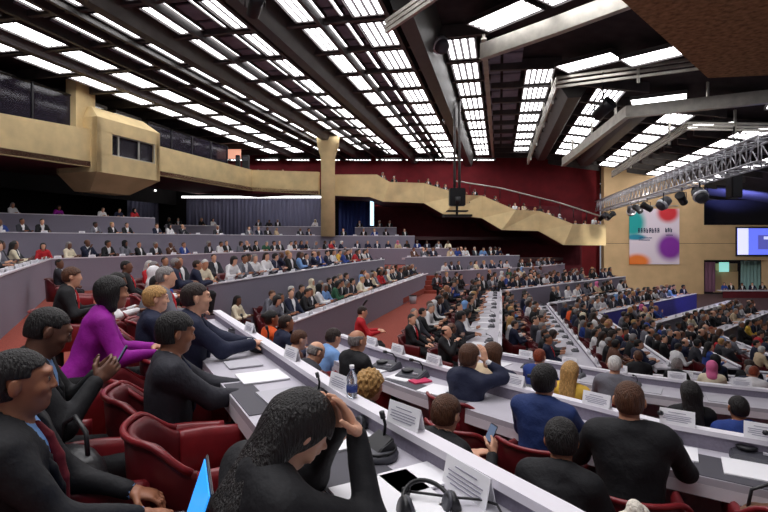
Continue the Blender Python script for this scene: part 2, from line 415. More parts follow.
def person_parts(J, det, outfit='suit', hair='short', hands=('rest', 'rest'), seed=0, fem=False, hideleg=False):
    """returns dict name -> (V, Q)"""
    lo, hi = bounds(J); out = {}
    H = J['H']
    cs, hs = {2: (.013, .0052), 1: (.02, .0105), 0: (.034, .022)}[det]
    fx = [(H[0] - .13, H[0] + .13, hs)]; fy = [(H[1] - .14, H[1] + .14, hs)]; fz = [(H[2] - .14, H[2] + .14, hs)]
    if det == 0:
        f = SDF(*[np.arange(H[i] - .17, H[i] + .17, hs) for i in range(3)]); head(f, J, 0, fem)
        out['body'] = [f.mesh()]
        f = SDF(*[np.arange(min(J['W' + q][i] for q in 'LR') - .1, max(J['W' + q][i] for q in 'LR') + .12, .022) for i in range(3)])
        for q in 'LR': f.cap(J['W' + q], J['W' + q] + unit(J['W' + q] - J['E' + q]) * .12, .032, .028)
        out['body'].append(f.mesh())
    else:
        f = SDF(axis_(lo[0], hi[0], cs, fx), axis_(lo[1], hi[1], cs, fy), axis_(lo[2] - .0, hi[2], cs, fz))
        torso(f, J, -.006); arms(f, J, -.006); legs(f, J, -.006); head(f, J, det, fem)
        for q in 'LR': f.cap(J['A' + q] + A3(0, -.03, -.045), J['A' + q] + A3(0, .14, -.055), .035, .028)
        out['body'] = [f.mesh()]
        for i, q in enumerate('LR'):
            hd = hands[i]
            if hd is None: continue
            W, E = J['W' + q], J['E' + q]; d = unit(W - E); s = (1 if q == 'L' else -1); n = A3(0, 0, -1); curl = .55
            if isinstance(hd, dict): d = unit(A3(*hd.get('d', d))); n = A3(*hd.get('n', n)); curl = hd.get('curl', .5)
            elif hd == 'rest': d = unit(d * A3(1, 1, .3))
            hs2 = .0045 if det == 2 else .009
            f = SDF(*[np.arange(W[j] - .22, W[j] + .22, hs2) for j in range(3)], big=.05)
            hand_geo(f, W, d, n, -s, curl)
            out['body'].append(f.mesh())
    f = SDF(*[np.arange(H[i] - .25, H[i] + .25, hs * 1.1) for i in range(3)]) if hair != 'long' and hair != 'scarf' else SDF(np.arange(H[0] - .22, H[0] + .22, hs * 1.3), np.arange(H[1] - .3, H[1] + .22, hs * 1.3), np.arange(H[2] - .42, H[2] + .2, hs * 1.3))
    if hair != 'bald':
        hair_geo(f, J, hair)
        if det == 2:
            R = J['HR']
            for s in (-1, 1): f.cap(H + R @ A3(s * .016, .091, .036), H + R @ A3(s * .046, .078, .036), .0035, .003, .002)
        out['hair'] = [f.mesh()]
    # clothes
    ax = lambda st: [np.arange(lo[i], hi[i], st) for i in range(3)]
    P, R = J['P'], J['R']
    def tl(x, y, z):
        x = x - P[0]; y = y - P[1]; z = z - P[2]
        return (R[0, 0] * x + R[1, 0] * y + R[2, 0] * z, R[0, 1] * x + R[1, 1] * y + R[2, 1] * z, R[0, 2] * x + R[1, 2] * y + R[2, 2] * z)
    f = SDF(*ax({2: .0115, 1: .019, 0: .036}[det]))
    torso(f, J, .018 if outfit == 'suit' else .010); arms(f, J, .014 if outfit == 'suit' else .009, wrist=(outfit != 'suit'))
    if det: folds(f, .0034 if det == 2 else .003, seed)
    if outfit == 'suit':
        def cut(x, y, z):
            a, b, c = tl(x, y, z); return np.maximum(np.abs(a) - (c - .17) * .21, .045 - b)
        f.fn(cut, P - 1, P + 1.2, .0)
    f.cap(J['N'] + R @ A3(0, .02, .0), J['N'] + R @ A3(0, .06, .14), .062 if outfit == 'suit' else .056, .09, .01, 'sub')
    f.fn(lambda x, y, z: -(tl(x, y, z)[2] + .07) , P - .5, P + .5, .0, 'sub') if False else None
    out['jacket' if outfit == 'suit' else 'top'] = [f.mesh()]
    if outfit == 'suit' and det:
        g = SDF(*[np.arange(min(J['N'][i], P[i]) - .22, max(J['N'][i], P[i]) + .22, .0085 if det == 2 else .014) for i in range(3)])
        for s in (-1, 1):
            pts = [(0, -.066, .532), (s * .050, -.042, .528), (s * .080, .005, .495), (s * .082, .075, .425), (s * .060, .118, .34), (s * .035, .140, .26), (s * .008, .150, .175)]; ws = (.014, .014, .013, .016, .019, .016, .008)
            for a, b, w0, w1 in zip(pts, pts[1:], ws, ws[1:]): g.cap(P + R @ A3(*a), P + R @ A3(*b), w0, w1, .012)
        out['lapels'] = [g.mesh()]
    if outfit == 'suit':
        f = SDF(*[np.arange(min(J['N'][i], P[i]) - .22, max(J['N'][i], P[i]) + .2, {2: .0075, 1: .017, 0: .032}[det]) for i in range(3)])
        torso(f, J, .006, .05)
        f.cap(J['N'] + R @ A3(0, .004, -.02), J['N'] + R @ A3(0, .01, .040), .062, .057, .01)
        f.cap(J['N'] + R @ A3(0, .03, .035), J['N'] + R @ A3(0, .06, .14), .055, .09, .005, 'sub')
        if det == 2:
            for q in 'LR': pass
        out['shirt'] = [f.mesh()]
        if det == 2:
            for q in 'LR':
                W, E = J['W' + q], J['E' + q]; d = unit(W - E)
                g = SDF(*[np.arange(W[i] - .07, W[i] + .07, .008) for i in range(3)]); g.cap(W - d * .04, W - d * .005, .034, .032, .0); g.cap(W - d * .0, W + d * .06, .026, .028, 0, 'sub')
                out['shirt'].append(g.mesh())
        if det >= 1:
            f = SDF(*[np.arange(min(J['N'][i], P[i]) - .2, max(J['N'][i], P[i]) + .2, .007 if det == 2 else .013) for i in range(3)])
            pts = [(-.02, .068, .485), (0, .104, .44), (0, .128, .36), (0, .137, .28), (0, .138, .2)]; ws = (.016, .015, .022, .026, .028)
            for a, b, w0, w1 in zip(pts, pts[1:], ws, ws[1:]):
                a = (0, a[1], a[2]); d0 = P + R @ A3(*a); d1 = P + R @ A3(*b); f.cap(d0, d1, w0, w1, .01)
            f.fn(lambda x, y, z: tl(x, y, z)[1] - 10, P - 2, P + 2) if False else None
            out['tie'] = [f.mesh()]
    f = SDF(*ax({2: .016, 1: .026, 0: .05}[det])); legs(f, J, .012)
    f.ell(P + A3(0, -.01, -.02), A3(.172, .135, .11), None, .05)
    out['trousers'] = [f.mesh()]
    if det:
        f = SDF(*ax(.018 if det == 2 else .025))
        for q in 'LR': f.cap(J['A' + q] + A3(0, -.04, -.045), J['A' + q] + A3(0, .15, -.055), .042, .032)
        out['shoes'] = [f.mesh()]
    return out

SKINS = {'light': srgb(226, 172, 142), 'tan': srgb(190, 134, 104), 'brown': srgb(158, 104, 76), 'dark': srgb(112, 74, 56)}
HAIRC = {'black': (.010, .008, .008), 'dark brown': srgb(44, 28, 22), 'brown': srgb(88, 54, 34), 'grey': srgb(140, 134, 132), 'blond': srgb(196, 152, 92), 'white': srgb(222, 218, 214), 'red': srgb(140, 60, 30)}
TOPS = {'black': srgb(22, 22, 26), 'charcoal': srgb(46, 46, 54), 'navy': srgb(26, 32, 58), 'grey': srgb(112, 112, 122), 'white': srgb(232, 230, 232), 'light blue': srgb(120, 160, 214),
        'blue': srgb(40, 66, 140), 'dark blue': srgb(32, 52, 104), 'red': srgb(190, 34, 44), 'orange': srgb(226, 88, 32), 'yellow': srgb(222, 180, 70), 'purple': srgb(150, 16, 150), 'beige': srgb(206, 184, 152), 'green': srgb(46, 92, 66),
        'brown': srgb(92, 58, 42), 'pink': srgb(222, 110, 160), 'dark red': srgb(104, 20, 32), 'cream': srgb(236, 224, 196)}
def m_skin(k): return mat('skin_' + k, SKINS[k], .5, noise=.06, scale=30)
def m_hair(k): return mat('hair_' + k.replace(' ', '_'), HAIRC[k], .5, noise=.4, scale=130, bump=.9, stretch=(1, 1, .16))
def m_top(k): return mat('cloth_' + k.replace(' ', '_'), TOPS[k], .75, noise=.12, scale=8, bump=.9, spec=.4)
M_eye = mat('eye_white', (.38, .35, .33), .3); M_iris = mat('dark_iris', (.02, .012, .01), .2); M_lip = mat('lip', srgb(140, 78, 70), .5)
M_shoe = mat('black_shoe', (.01, .01, .01), .3); M_trouser = m_top('black')

def eyes_mb(J, s):
    mb = MB(); H, R = J['H'], J['HR']
    if 1:
        c = H + R @ A3(s * .031, .0778, .0115)
        V = []; Fc = []; n, m = 8, 6
        for i in range(m + 1):
            for j in range(n):
                th = math.pi * i / m; ph = 2 * math.pi * j / n
                V.append(tuple(c + .0118 * (R @ A3(math.sin(th) * math.cos(ph), math.cos(th), math.sin(th) * math.sin(ph)))))
        for i in range(m):
            for j in range(n): Fc.append((i * n + j, i * n + (j + 1) % n, (i + 1) * n + (j + 1) % n, (i + 1) * n + j))
        mb.add(V, Fc[:2 * n], 1, True); mb.add(V, Fc[2 * n:], 0, True)
    return mb

def near_person(name_label, loc, face_deg, J, skin, hairc, topc, outfit='suit', hair='short', shirt='white', tie='red', det=2, cat='person', trousers='black', hands=('rest', 'rest'), seed=0, fem=False, group=None, extra_head=True):
    """face_deg: heading, 0 = away from the camera, 90 = to the right"""
    root = empty('person', loc, -math.radians(face_deg)); tag(root, name_label, cat, group)
    pp = person_parts(J, det, outfit, hair, hands, seed, fem)
    M = {'body': m_skin(skin), 'hair': m_hair(hairc) if hair != 'scarf' else m_top(hairc), 'jacket': m_top(topc), 'lapels': m_top(topc), 'top': m_top(topc), 'shirt': m_top(shirt), 'tie': m_top(tie or 'red'), 'trousers': m_top(trousers), 'shoes': M_shoe}
    for k, lst in pp.items():
        if k == 'tie' and tie is None: continue
        me = mesh_from(k, [(V, Q, 0) for V, Q in lst], [M[k]])
        nm = 'headscarf' if (k == 'hair' and hair == 'scarf') else k
        o = bpy.data.objects.new(nm, me); COL.objects.link(o); o.parent = root
        if k == 'body': body = o
    if det == 2 and extra_head:
        for s_ in (-1, 1): eyes_mb(J, s_).build('eye', [M_eye, M_iris], root)
    return root

FAR = {}
def far_mesh(style, lod):
    """one mesh with material slots skin, hair, top, shirt, trousers"""
    key = (style, lod)
    if key in FAR: return FAR[key]
    S = {'a': dict(outfit='suit', hair='short', J=pose(lean=.12, lh=(-.15, .42, .80), rh=(.15, .42, .80))),
         'b': dict(outfit='suit', hair='full', J=pose(lean=.28, side=.08, hyaw=.4, lh=(-.05, .46, .80), rh=(.2, .42, .80))),
         'c': dict(outfit='top', hair='long', fem=True, J=pose(lean=.15, w=.9, hyaw=-.25, lh=(-.12, .4, .80), rh=(.1, .40, .80))),
         'd': dict(outfit='suit', hair='buzz', J=pose(lean=-.03, hyaw=-.5, lh=(-.12, .36, .66), rh=(.12, .36, .66))),
         'e': dict(outfit='top', hair='bob', fem=True, J=pose(lean=.3, w=.9, hpitch=.35, lh=(-.1, .44, .80), rh=(.13, .42, .80))),
         'f': dict(outfit='suit', hair='balding', J=pose(lean=.1, hyaw=.15, hroll=.1, lh=(-.2, .40, .80), rh=(.08, .30, 1.05))),
         'g': dict(outfit='top', hair='scarf', fem=True, J=pose(lean=.1, w=.95, hyaw=.2, lh=(-.1, .4, .80), rh=(.13, .4, .8))),
         'h': dict(outfit='top', hair='short', J=pose(lean=.35, side=-.1, hyaw=-.1, hpitch=.2, lh=(-.2, .42, .80), rh=(.15, .46, .80)))}[style]
    pp = person_parts(S['J'], lod, S['outfit'], S['hair'], seed=ord(style), fem=S.get('fem', False))
    idx = {'body': 0, 'hair': 1, 'jacket': 2, 'lapels': 2, 'top': 2, 'shirt': 3, 'tie': 2, 'trousers': 4, 'shoes': 4}
    me = mesh_from('person', [(V, Q, idx[k]) for k, l in pp.items() for V, Q in l], [m_skin('tan'), m_hair('black'), m_top('black'), m_top('white'), M_trouser])
    FAR[key] = me; return me
HAIRNAME = {'short': '{} hair', 'full': 'thick {} hair', 'long': 'long {} hair', 'buzz': 'cropped {} hair', 'bob': '{} bobbed hair', 'balding': 'balding {} hair', 'scarf': '{} headscarf'}
STYLE_HAIR = {'a': 'short', 'b': 'full', 'c': 'long', 'd': 'buzz', 'e': 'bob', 'f': 'balding', 'g': 'scarf', 'h': 'short'}
MIDP = {}
def mid_person(style):
    """prototype with parts: body, hair, jacket, shirt, tie, trousers, shoes"""
    S = style
    if S in MIDP: return MIDP[S]
    far_mesh  # parts built separately
    conf = {'a': dict(outfit='suit', hair='short', J=pose(lean=.15, lh=(-.15, .42, .80), rh=(.15, .42, .80))),
            'b': dict(outfit='suit', hair='full', J=pose(lean=.25, side=.06, hyaw=.35, lh=(-.05, .46, .80), rh=(.2, .42, .80))),
            'c': dict(outfit='top', hair='long', fem=True, J=pose(lean=.15, w=.9, hyaw=-.2, lh=(-.12, .4, .80), rh=(.1, .40, .80))),
            'd': dict(outfit='suit', hair='buzz', J=pose(lean=.0, hyaw=-.4, lh=(-.12, .36, .66), rh=(.12, .36, .66))),
            'e': dict(outfit='top', hair='bob', fem=True, J=pose(lean=.3, w=.9, hpitch=.3, lh=(-.1, .44, .80), rh=(.13, .42, .80))),
            'f': dict(outfit='suit', hair='balding', J=pose(lean=.1, hyaw=.15, hroll=.1, lh=(-.2, .40, .80), rh=(.08, .30, 1.05))),
            'g': dict(outfit='top', hair='scarf', fem=True, J=pose(lean=.1, w=.95, hyaw=.2, lh=(-.1, .4, .80), rh=(.13, .4, .8))),
            'h': dict(outfit='top', hair='short', J=pose(lean=.35, side=-.1, hyaw=-.1, hpitch=.2, lh=(-.2, .42, .80), rh=(.15, .46, .80)))}[S]
    pp = person_parts(conf['J'], 1, conf['outfit'], conf['hair'], seed=ord(S), fem=conf.get('fem', False))
    d = {}
    for k, lst in pp.items(): d[k] = mesh_from(k, [(V, Q, 0) for V, Q in lst], [M_trouser])
    MIDP[S] = d; return d
def slot(o, i, m):
    o.material_slots[i].link = 'OBJECT'; o.material_slots[i].material = m
# ------------------------------------------------------------------ desk rows
def lerp(a, b, t): return a + (b - a) * t
class Path:
    def __init__(s, pts):
        s.p = [np.array(q, float) for q in pts]; s.L = [0]
        for a, b in zip(s.p, s.p[1:]): s.L.append(s.L[-1] + float(np.linalg.norm(b - a)))
        s.len = s.L[-1]
    def at(s, d, off=0.):
        """position, offset to the right, heading of the seated person (towards the right of travel)"""
        i = 0
        while i < len(s.p) - 2 and d > s.L[i + 1]: i += 1
        a, b = s.p[i], s.p[i + 1]; t = unit(b - a); n = np.array([t[1], -t[0]])
        q = a + t * (d - s.L[i]) + n * off
        return q, t, math.degrees(math.atan2(n[0], n[1]))
ROWS = {}
def desk_row(key, path, ztop, zf, zlow, raised=.09, depth=.45, label='', face=None, part_label=None):
    ROWS[key] = dict(path=Path(path), ztop=ztop, zf=zf, desk=ztop - raised, depth=depth)
    c = path[len(path) // 2]
    zd = ztop - raised
    root = empty('desk_row', (c[0], c[1], zf)); tag(root, label, 'desk', 'continuous curved desk rows')
    P = [(x - c[0], y - c[1]) for x, y in path]; Z = lambda z: z - zf
    MB().sweep(P, [(-depth, Z(zd - .045)), (-.012, Z(zd - .045)), (-.012, Z(zd)), (-depth, Z(zd))]).build('worktop', M_desk, root)
    MB().sweep(P, [(-.012, Z(zlow)), (.03, Z(zlow)), (.03, Z(ztop - .02)), (-.012, Z(ztop - .02))]).build('front_panel', face or M_face, root)
    MB().sweep(P, [(-.03, Z(ztop - .02)), (.05, Z(ztop - .02)), (.05, Z(ztop + .012)), (-.03, Z(ztop + .012))]).build('top_rail', M_ledge, root)
    MB().sweep(P, [(-depth, Z(zd - .12)), (-depth + .03, Z(zd - .12)), (-depth + .03, Z(zd - .046)), (-depth, Z(zd - .046))]).build('edge_strip', M_ledge, root)
    # bulkheads carrying the top
    if key not in ('T0A', 'TmA', 'T2A', 'T3A'): return root
    pt = Path(P); n = max(2, int(pt.len / 2.0))
    for i in range(n):
        q, t, h = pt.at(.1 + (pt.len - .2) * i / (n - 1)); a = math.atan2(t[1], t[0])
        nn = np.array([t[1], -t[0]]); qc = q - nn * (depth * .45)
        MB().box((qc[0], qc[1], (Z(zd) - .05) / 2), (.04, depth * .8, Z(zd) - .05), a).build('support', face or M_face, root)
    return root
def strip_floor(name, A, B, z0, m, zt=.25):
    """floor slab between two polylines with the same number of nodes; z0 a number or per node list"""
    n = len(A); zz = z0 if isinstance(z0, (list, tuple)) else [z0] * n
    vs = [(*A[i], zz[i]) for i in range(n)] + [(*B[i], zz[i]) for i in range(n)]
    vs += [(x, y, z - zt) for x, y, z in vs]
    fs = [(i, i + 1, n + i + 1, n + i) for i in range(n - 1)] + [(2 * n + i, 3 * n + i, 3 * n + i + 1, 2 * n + i + 1) for i in range(n - 1)]
    fs += [(i, 2 * n + i, 2 * n + i + 1, i + 1) for i in range(n - 1)] + [(n + i, n + i + 1, 3 * n + i + 1, 3 * n + i) for i in range(n - 1)]
    fs += [(0, n, 3 * n, 2 * n), (n - 1, 3 * n - 1, 4 * n - 1, 2 * n - 1)]
    return struct(name, MB().add(vs, fs), m)

T3 = [(-21.5, 17.5), (-18.0, 24.0), (-13.2, 29.5)]
T3b = [(-15.6, 36.5), (-12.4, 38.6)]; T3c = [(-10.2, 40.0), (-4.95, 40.3)]; T3d = [(-2.3, 40.6), (1.0, 40.6)]
T2 = [(-17.2, 15.5), (-15.0, 20.0), (-11.6, 26.5), (-4.6, 37.0), (2.3, 38.6)]
T1 = [(-4.6, 5.4), (-6.6, 8.8), (-10.7, 16.4)]
T1b = [(-10.7, 16.4), (-8.2, 21.9), (-2.3, 36.4), (5.2, 37.0)]
T0A = [(1.6, -.35), (.53, 1.54), (-.16, 2.62), (-1.36, 4.83), (-1.94, 5.9)]
T0B = [(-4.2, 11.95), (-1.46, 23.4), (0., 28.0)]
T0C = [(1.3, 31.2), (9.3, 35.2)]
TmA = [(4.4, 1.8), (2.47, 3.3), (1.96, 3.64), (1.13, 4.56), (.53, 5.3), (-.17, 6.3), (-.6, 7.0)]
TmB = [(-2.17, 12.2), (-1.0, 16.8), (2.55, 30.0)]
TmC = [(3.3, 29.7), (9.6, 33.8), (13.6, 38.6)]
T2A = [(6.6, 5.3), (4.75, 6.3), (4.1, 6.6), (3.3, 7.1), (1.75, 8.5)]
T2B = [(2.13, 9.5), (3.6, 15.8), (5.1, 22.4)]
T2C = [(5.6, 22.6), (14.6, 31.0)]
T3A = [(8.9, 8.9), (4.9, 11.0)]
T3B = [(4.75, 11.3), (7.2, 22.6)]
T3C = [(7.75, 22.9), (14.3, 28.7)]
def shift(P, v, k): return [(x + v[0] * k, y + v[1] * k) for x, y in P]
desk_row('T3', T3, 1.27, .5, -.45, .03, label='highest grey desk row on the far left beneath the balcony')
desk_row('T3b', T3b, 1.08, .33, -.45, .03, label='short back desk on the left in front of the grey curtain')
desk_row('T3c', T3c, 1.06, .33, -.45, .03, label='back desk just left of the concrete column')
desk_row('T3d', T3d, 1.0, .27, -.45, .03, label='back desk just right of the concrete column')
desk_row('T2', T2, .31, -.45, -1.35, .03, label='long straight desk row passing in front of the concrete column')
desk_row('T1', T1, -.6, -1.35, -1.74, .03, label='left desk wall rising beside the aisle and ending in a corner')
desk_row('T1b', T1b, -.6, -1.35, -1.75, .03, label='long grey desk row behind the delegates in the left block')
desk_row('T0A', T0A, -.82, -1.68, -2.4, .09, .47, label='nearest desk row with raised grey partition and desk mats')
desk_row('T0B', T0B, -1.05, -1.78, -2.75, .03, label='receding desk row behind the navy-suited man at left centre')
desk_row('T0C', T0C, -1.05, -1.78, -2.75, .03, label='far centre desk row beneath the descending balcony')
desk_row('TmA', TmA, -1.3, -2.2, -2.8, .12, .5, label='second desk row across the foreground with papers and consoles')
desk_row('TmB', TmB, -1.95, -2.7, -2.98, .03, label='sloping desk row beside the red carpeted aisle')
desk_row('TmC', TmC, -1.8, -2.6, -2.98, .03, label='far centre desk row with its grey front facing the aisle end')
desk_row('T2A', T2A, -1.85, -2.75, -3.4, .1, .5, label='desk row on the right below the broad-backed man')
desk_row('T2B', T2B, -2.2, -2.98, -3.5, .06, .75, label='white desk row running straight away left of the centre aisle')
desk_row('T2C', T2C, -2.2, -2.98, -3.5, .03, label='far right desk row with a grey front above the crowd')
desk_row('T3A', T3A, -2.8, -3.5, -3.9, .08, .55, label='lower right desk row in front of the crowd')
desk_row('T3B', T3B, -2.8, -3.5, -4.0, .08, .8, label='white desk row running diagonally into the right crowd')
desk_row('T3C', T3C, -2.8, -3.5, -4.0, .03, label='far right desk row, lower of two grey fronts beside the tan wall')
low = []
for k in range(1, 5):
    z = (-3.1, -3.35, -3.55, -3.7)[k - 1]; cA = (4.75 + 2.29 * k, 11.1 + 1.04 * k); bE = (7.3 + 1.8 * k, 22.8 - 1.03 * k)
    A = [(cA[0] + .88 * 3.2, cA[1] - .47 * 3.2), cA]; B = [(cA[0] + .1, cA[1] + .4), (bE[0] - .1, bE[1] - .3)]
    C = [(bE[0] + .3, bE[1] + .1), (min(bE[0] + 9.0, 19.6), bE[1] + (min(bE[0] + 9.0, 19.6) - bE[0]) * .88)]
    nm = ('first', 'second', 'third', 'fourth')[k - 1]
    desk_row('L%dA' % k, A, z, z - .8, z - 1.1, .05, label='%s desk below the lower right row in the crowd' % nm)
    desk_row('L%dB' % k, B, z, z - .8, z - 1.1, .05, label='%s desk right of the diagonal white desk, among the crowd' % nm)
    desk_row('L%dC' % k, C, z, z - .8, z - 1.1, .03, label='%s crowd desk in front of the tan wall' % nm if k != 1 else 'desk with blue-lit front at the end of the tan wall', face=M_bluelight_face if k == 1 else None)

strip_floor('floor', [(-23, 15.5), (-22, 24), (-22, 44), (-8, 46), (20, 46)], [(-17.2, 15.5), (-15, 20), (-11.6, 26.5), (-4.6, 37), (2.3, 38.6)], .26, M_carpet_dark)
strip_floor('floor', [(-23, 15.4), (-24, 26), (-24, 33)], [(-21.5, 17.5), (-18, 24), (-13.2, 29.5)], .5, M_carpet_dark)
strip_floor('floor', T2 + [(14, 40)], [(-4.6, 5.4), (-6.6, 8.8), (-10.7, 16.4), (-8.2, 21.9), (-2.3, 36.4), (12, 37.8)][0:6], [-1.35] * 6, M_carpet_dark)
strip_floor('floor', [(-2.6, -1.), (-4.6, 5.4), (-6.6, 8.8), (-10.7, 16.4), (-8.2, 21.9), (-2.3, 36.4), (5.2, 37.0), (14, 41)],
            [(1.6, -.35), (.53, 1.54), (-1.36, 4.83), (-3.0, 9.5), (-4.2, 11.95), (-1.46, 23.4), (1.3, 31.2), (9.3, 35.2)], [-1.68, -1.68, -1.68, -1.72, -1.78, -1.78, -1.78, -1.78], M_carpet)
strip_floor('floor', [(1.6, -.35), (.53, 1.54), (-.16, 2.62), (-1.36, 4.83), (-1.94, 5.9)], [(4.4, 1.8), (2.47, 3.3), (1.13, 4.56), (-.17, 6.3), (-.6, 7.0)], -2.2, M_carpet)
strip_floor('floor', [(-1.94, 5.9), (-4.2, 11.95), (-1.46, 23.4), (.3, 30.6), (9.3, 35.2), (14, 40)], [(-.6, 7.0), (-2.17, 12.2), (-.1, 20.2), (2.55, 29.6), (9.6, 33.8), (13.6, 38.6)], [-2.5, -2.7, -2.7, -2.7, -2.6, -2.6], M_carpet)
strip_floor('floor', [(4.4, 1.8), (2.47, 3.3), (1.13, 4.56), (-.17, 6.3), (-.6, 7.0), (-2.17, 12.2), (-.1, 20.2), (2.55, 30.0), (9.6, 33.8), (13.6, 38.6)],
            [(6.6, 5.3), (4.75, 6.3), (3.3, 7.1), (1.75, 8.5), (2.13, 9.5), (2.7, 12.0), (3.9, 17.2), (5.3, 22.5), (10., 26.7), (14.6, 31.0)], [-2.75, -2.75, -2.75, -2.85, -2.98, -2.98, -2.98, -2.98, -2.98, -2.98], M_carpet)
strip_floor('floor', [(6.6, 5.3), (4.75, 6.3), (3.3, 7.1), (1.75, 8.5), (2.13, 9.5), (3.6, 15.8), (5.3, 22.5), (14.6, 31.0)],
            [(8.9, 8.9), (7, 9.9), (6.0, 10.4), (4.9, 11.0), (4.75, 11.3), (5.9, 16.6), (7.3, 22.8), (14.6, 29.0)], -3.5, M_carpet)
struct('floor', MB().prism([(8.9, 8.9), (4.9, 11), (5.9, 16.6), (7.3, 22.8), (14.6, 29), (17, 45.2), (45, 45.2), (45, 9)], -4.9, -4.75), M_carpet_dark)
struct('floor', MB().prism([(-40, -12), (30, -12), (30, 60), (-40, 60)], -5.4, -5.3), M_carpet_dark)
# aisle steps at the end of the red carpet
st = empty('aisle_steps', (2.3, 28.2, -2.98)); tag(st, 'small red carpeted steps at the far end of the aisle', 'steps')
for i in range(4): MB().box((0, .45 + i * .32, .14 * (i + 1) / 2 + .06 * i), (2.0, .34, .14 * (i + 1) + .12 * i)).build('step', M_carpet, st)

# ------------------------------------------------------------------ ceiling
H0 = 7.4; D = unit(A3(.22, .975, 0)); E_ = A3(D[1], -D[0], 0)
def Hs(s): return H0 if s < 2 else H0 - .17 * (s - 2)
def cpt(s, t, dz=0): p = E_ * s + D * t; return (p[0], p[1], Hs(s) + dz)
mb = MB()
g = [-40, -24, 2, 8, 14, 22, 34]
V = []; Fc = []
for i, s in enumerate(g):
    for t in (-30, 62): V.append(cpt(s, t, .55)); V.append(cpt(s, t, .75))
for i in range(len(g) - 1):
    a = i * 4; b = a + 4
    Fc += [(a, a + 2, b + 2, b), (a + 1, b + 1, b + 3, a + 3), (a, b, b + 1, a + 1), (a + 2, a + 3, b + 3, b + 2)]
struct('ceiling', mb.add(V, Fc), M_ceil)
def panel_proto(w, L, dim=False):
    """louvred luminaire: housing with the tubes as a child"""
    r = empty('ceiling_light')
    MB().box((0, 0, .07), (w + .08, L + .06, .1)).box((0, -L / 2 - .02, 0), (w + .08, .05, .1)).box((0, L / 2 + .02, 0), (w + .08, .05, .1)).box((-w / 2 - .02, 0, 0), (.04, L, .1)).box((w / 2 + .02, 0, 0), (.04, L, .1)).build('housing', M_beam, r)
    n = max(1, round(w / .26)); m = MB(); fw = w / n
    for i in range(n):
        x = -w / 2 + fw * (i + .5); m.box((x, 0, .012), (fw * .56, L, .03), mi=0)
    m.box((0, 0, .03), (w, L, .02), mi=1)
    m.build('diffuser', [M_tube_dim if dim else M_tube, M_tube_dim if dim else M_diff], r)
    return r
PROTO = {}
def place_panel(w, L, pos, dirv, label, group, tilt=0., dim=False):
    k = (w, L, dim)
    o = panel_proto(w, L, dim) if k not in PROTO else copy_tree(PROTO[k])
    PROTO[k] = o
    o.location = pos; o.rotation_euler = (0, tilt, -math.atan2(dirv[0], dirv[1])); o.rotation_mode = 'XYZ'
    o.rotation_euler = (0, tilt, -math.atan2(dirv[0], dirv[1]))
    tag(o, label, 'ceiling light', group)
ORD = ['nearest', 'second', 'third', 'fourth', 'fifth', 'sixth', 'seventh', 'eighth', 'ninth', 'tenth', 'eleventh', 'twelfth', 'thirteenth', 'fourteenth', 'fifteenth', 'sixteenth', 'seventeenth', 'eighteenth', 'nineteenth', 'twentieth']
BAY = 2.72
# (s, width, first t, number, tilt, slit offset, name)
strips = [(-1.45, 1.12, 20.3, 10, 0, None, 'the strip above the pole'), (1.75, 1.2, 24.4, 8, 0, None, 'the strip right of the pole'),
          (5.05, 1.25, 26.6, 7, 0, None, 'the strip with the black lamp'), (8.9, 1.25, 29.4, 7, 0, None, 'the strip above the truss end'),
          (13.0, 1.25, 31.0, 9, 0, None, 'the strip at far right over the stage'),
          (16.8, 1.2, 34.0, 8, 0, None, 'the outermost strip over the stage'), (-4.25, 1.1, 12.74, 13, .0, -.75, 'the strip left of the big grey duct'), (-6.5, .66, 10.02, 13, .0, .52, 'the second strip left of the big duct'),
          (-8.9, .62, 10.02, 13, .0, -.5, 'the third strip left of the big duct'), (-11.1, .5, 7.3, 13, .0, .5, 'the fourth strip left of the big duct'),
          (-13.0, .4, 7.3, 13, .0, .45, 'the narrow strip beside the left duct'), (-14.6, .26, 7.3, 13, .0, .42, 'the thin strip left of the left duct'),
          (-16.7, 1.0, 10.02, 12, .0, None, 'the second wide strip above the left balcony'), (-18.9, 1.0, 10.02, 12, .0, None, 'the lowest wide strip above the left balcony')]
for s, w, t0, n, tilt, so, nm in strips:
    for i in range(n):
        t = t0 + BAY * i
        p = cpt(s, t, .12)
        tl_ = .17 if s > 2 else tilt
        place_panel(w, 2.18, p, D, '%s louvred light from the near end of %s' % (ORD[i], nm), 'louvred ceiling lights', tl_)
        if so: place_panel(.12, 2.18, cpt(s + so * 1.25, t, .2), D, '%s slim slot light beside %s' % (ORD[i], nm), 'slim slot lights between the louvred strips')
for i in range(8):
    place_panel(1.0, 2.0, cpt(-21.4, 12 + BAY * i, -.25), D, 'dim %s ceiling light seen through the balcony glazing' % ORD[i], 'dim lights behind the balcony glazing', 0, True)
# far band of lights running across in front of the back wall
for j in range(2):
    for i in range(9):
        p = (-13.5 + i * 2.7 + j * .8, 46.4 - j * 1.7, H0 - .1 - .3 * j)
        place_panel(1.5, .6, p, (0, 1), '%s light from the left of the %s band by the back wall' % (ORD[i], ('rear', 'front')[j]), 'lights across the back of the hall')
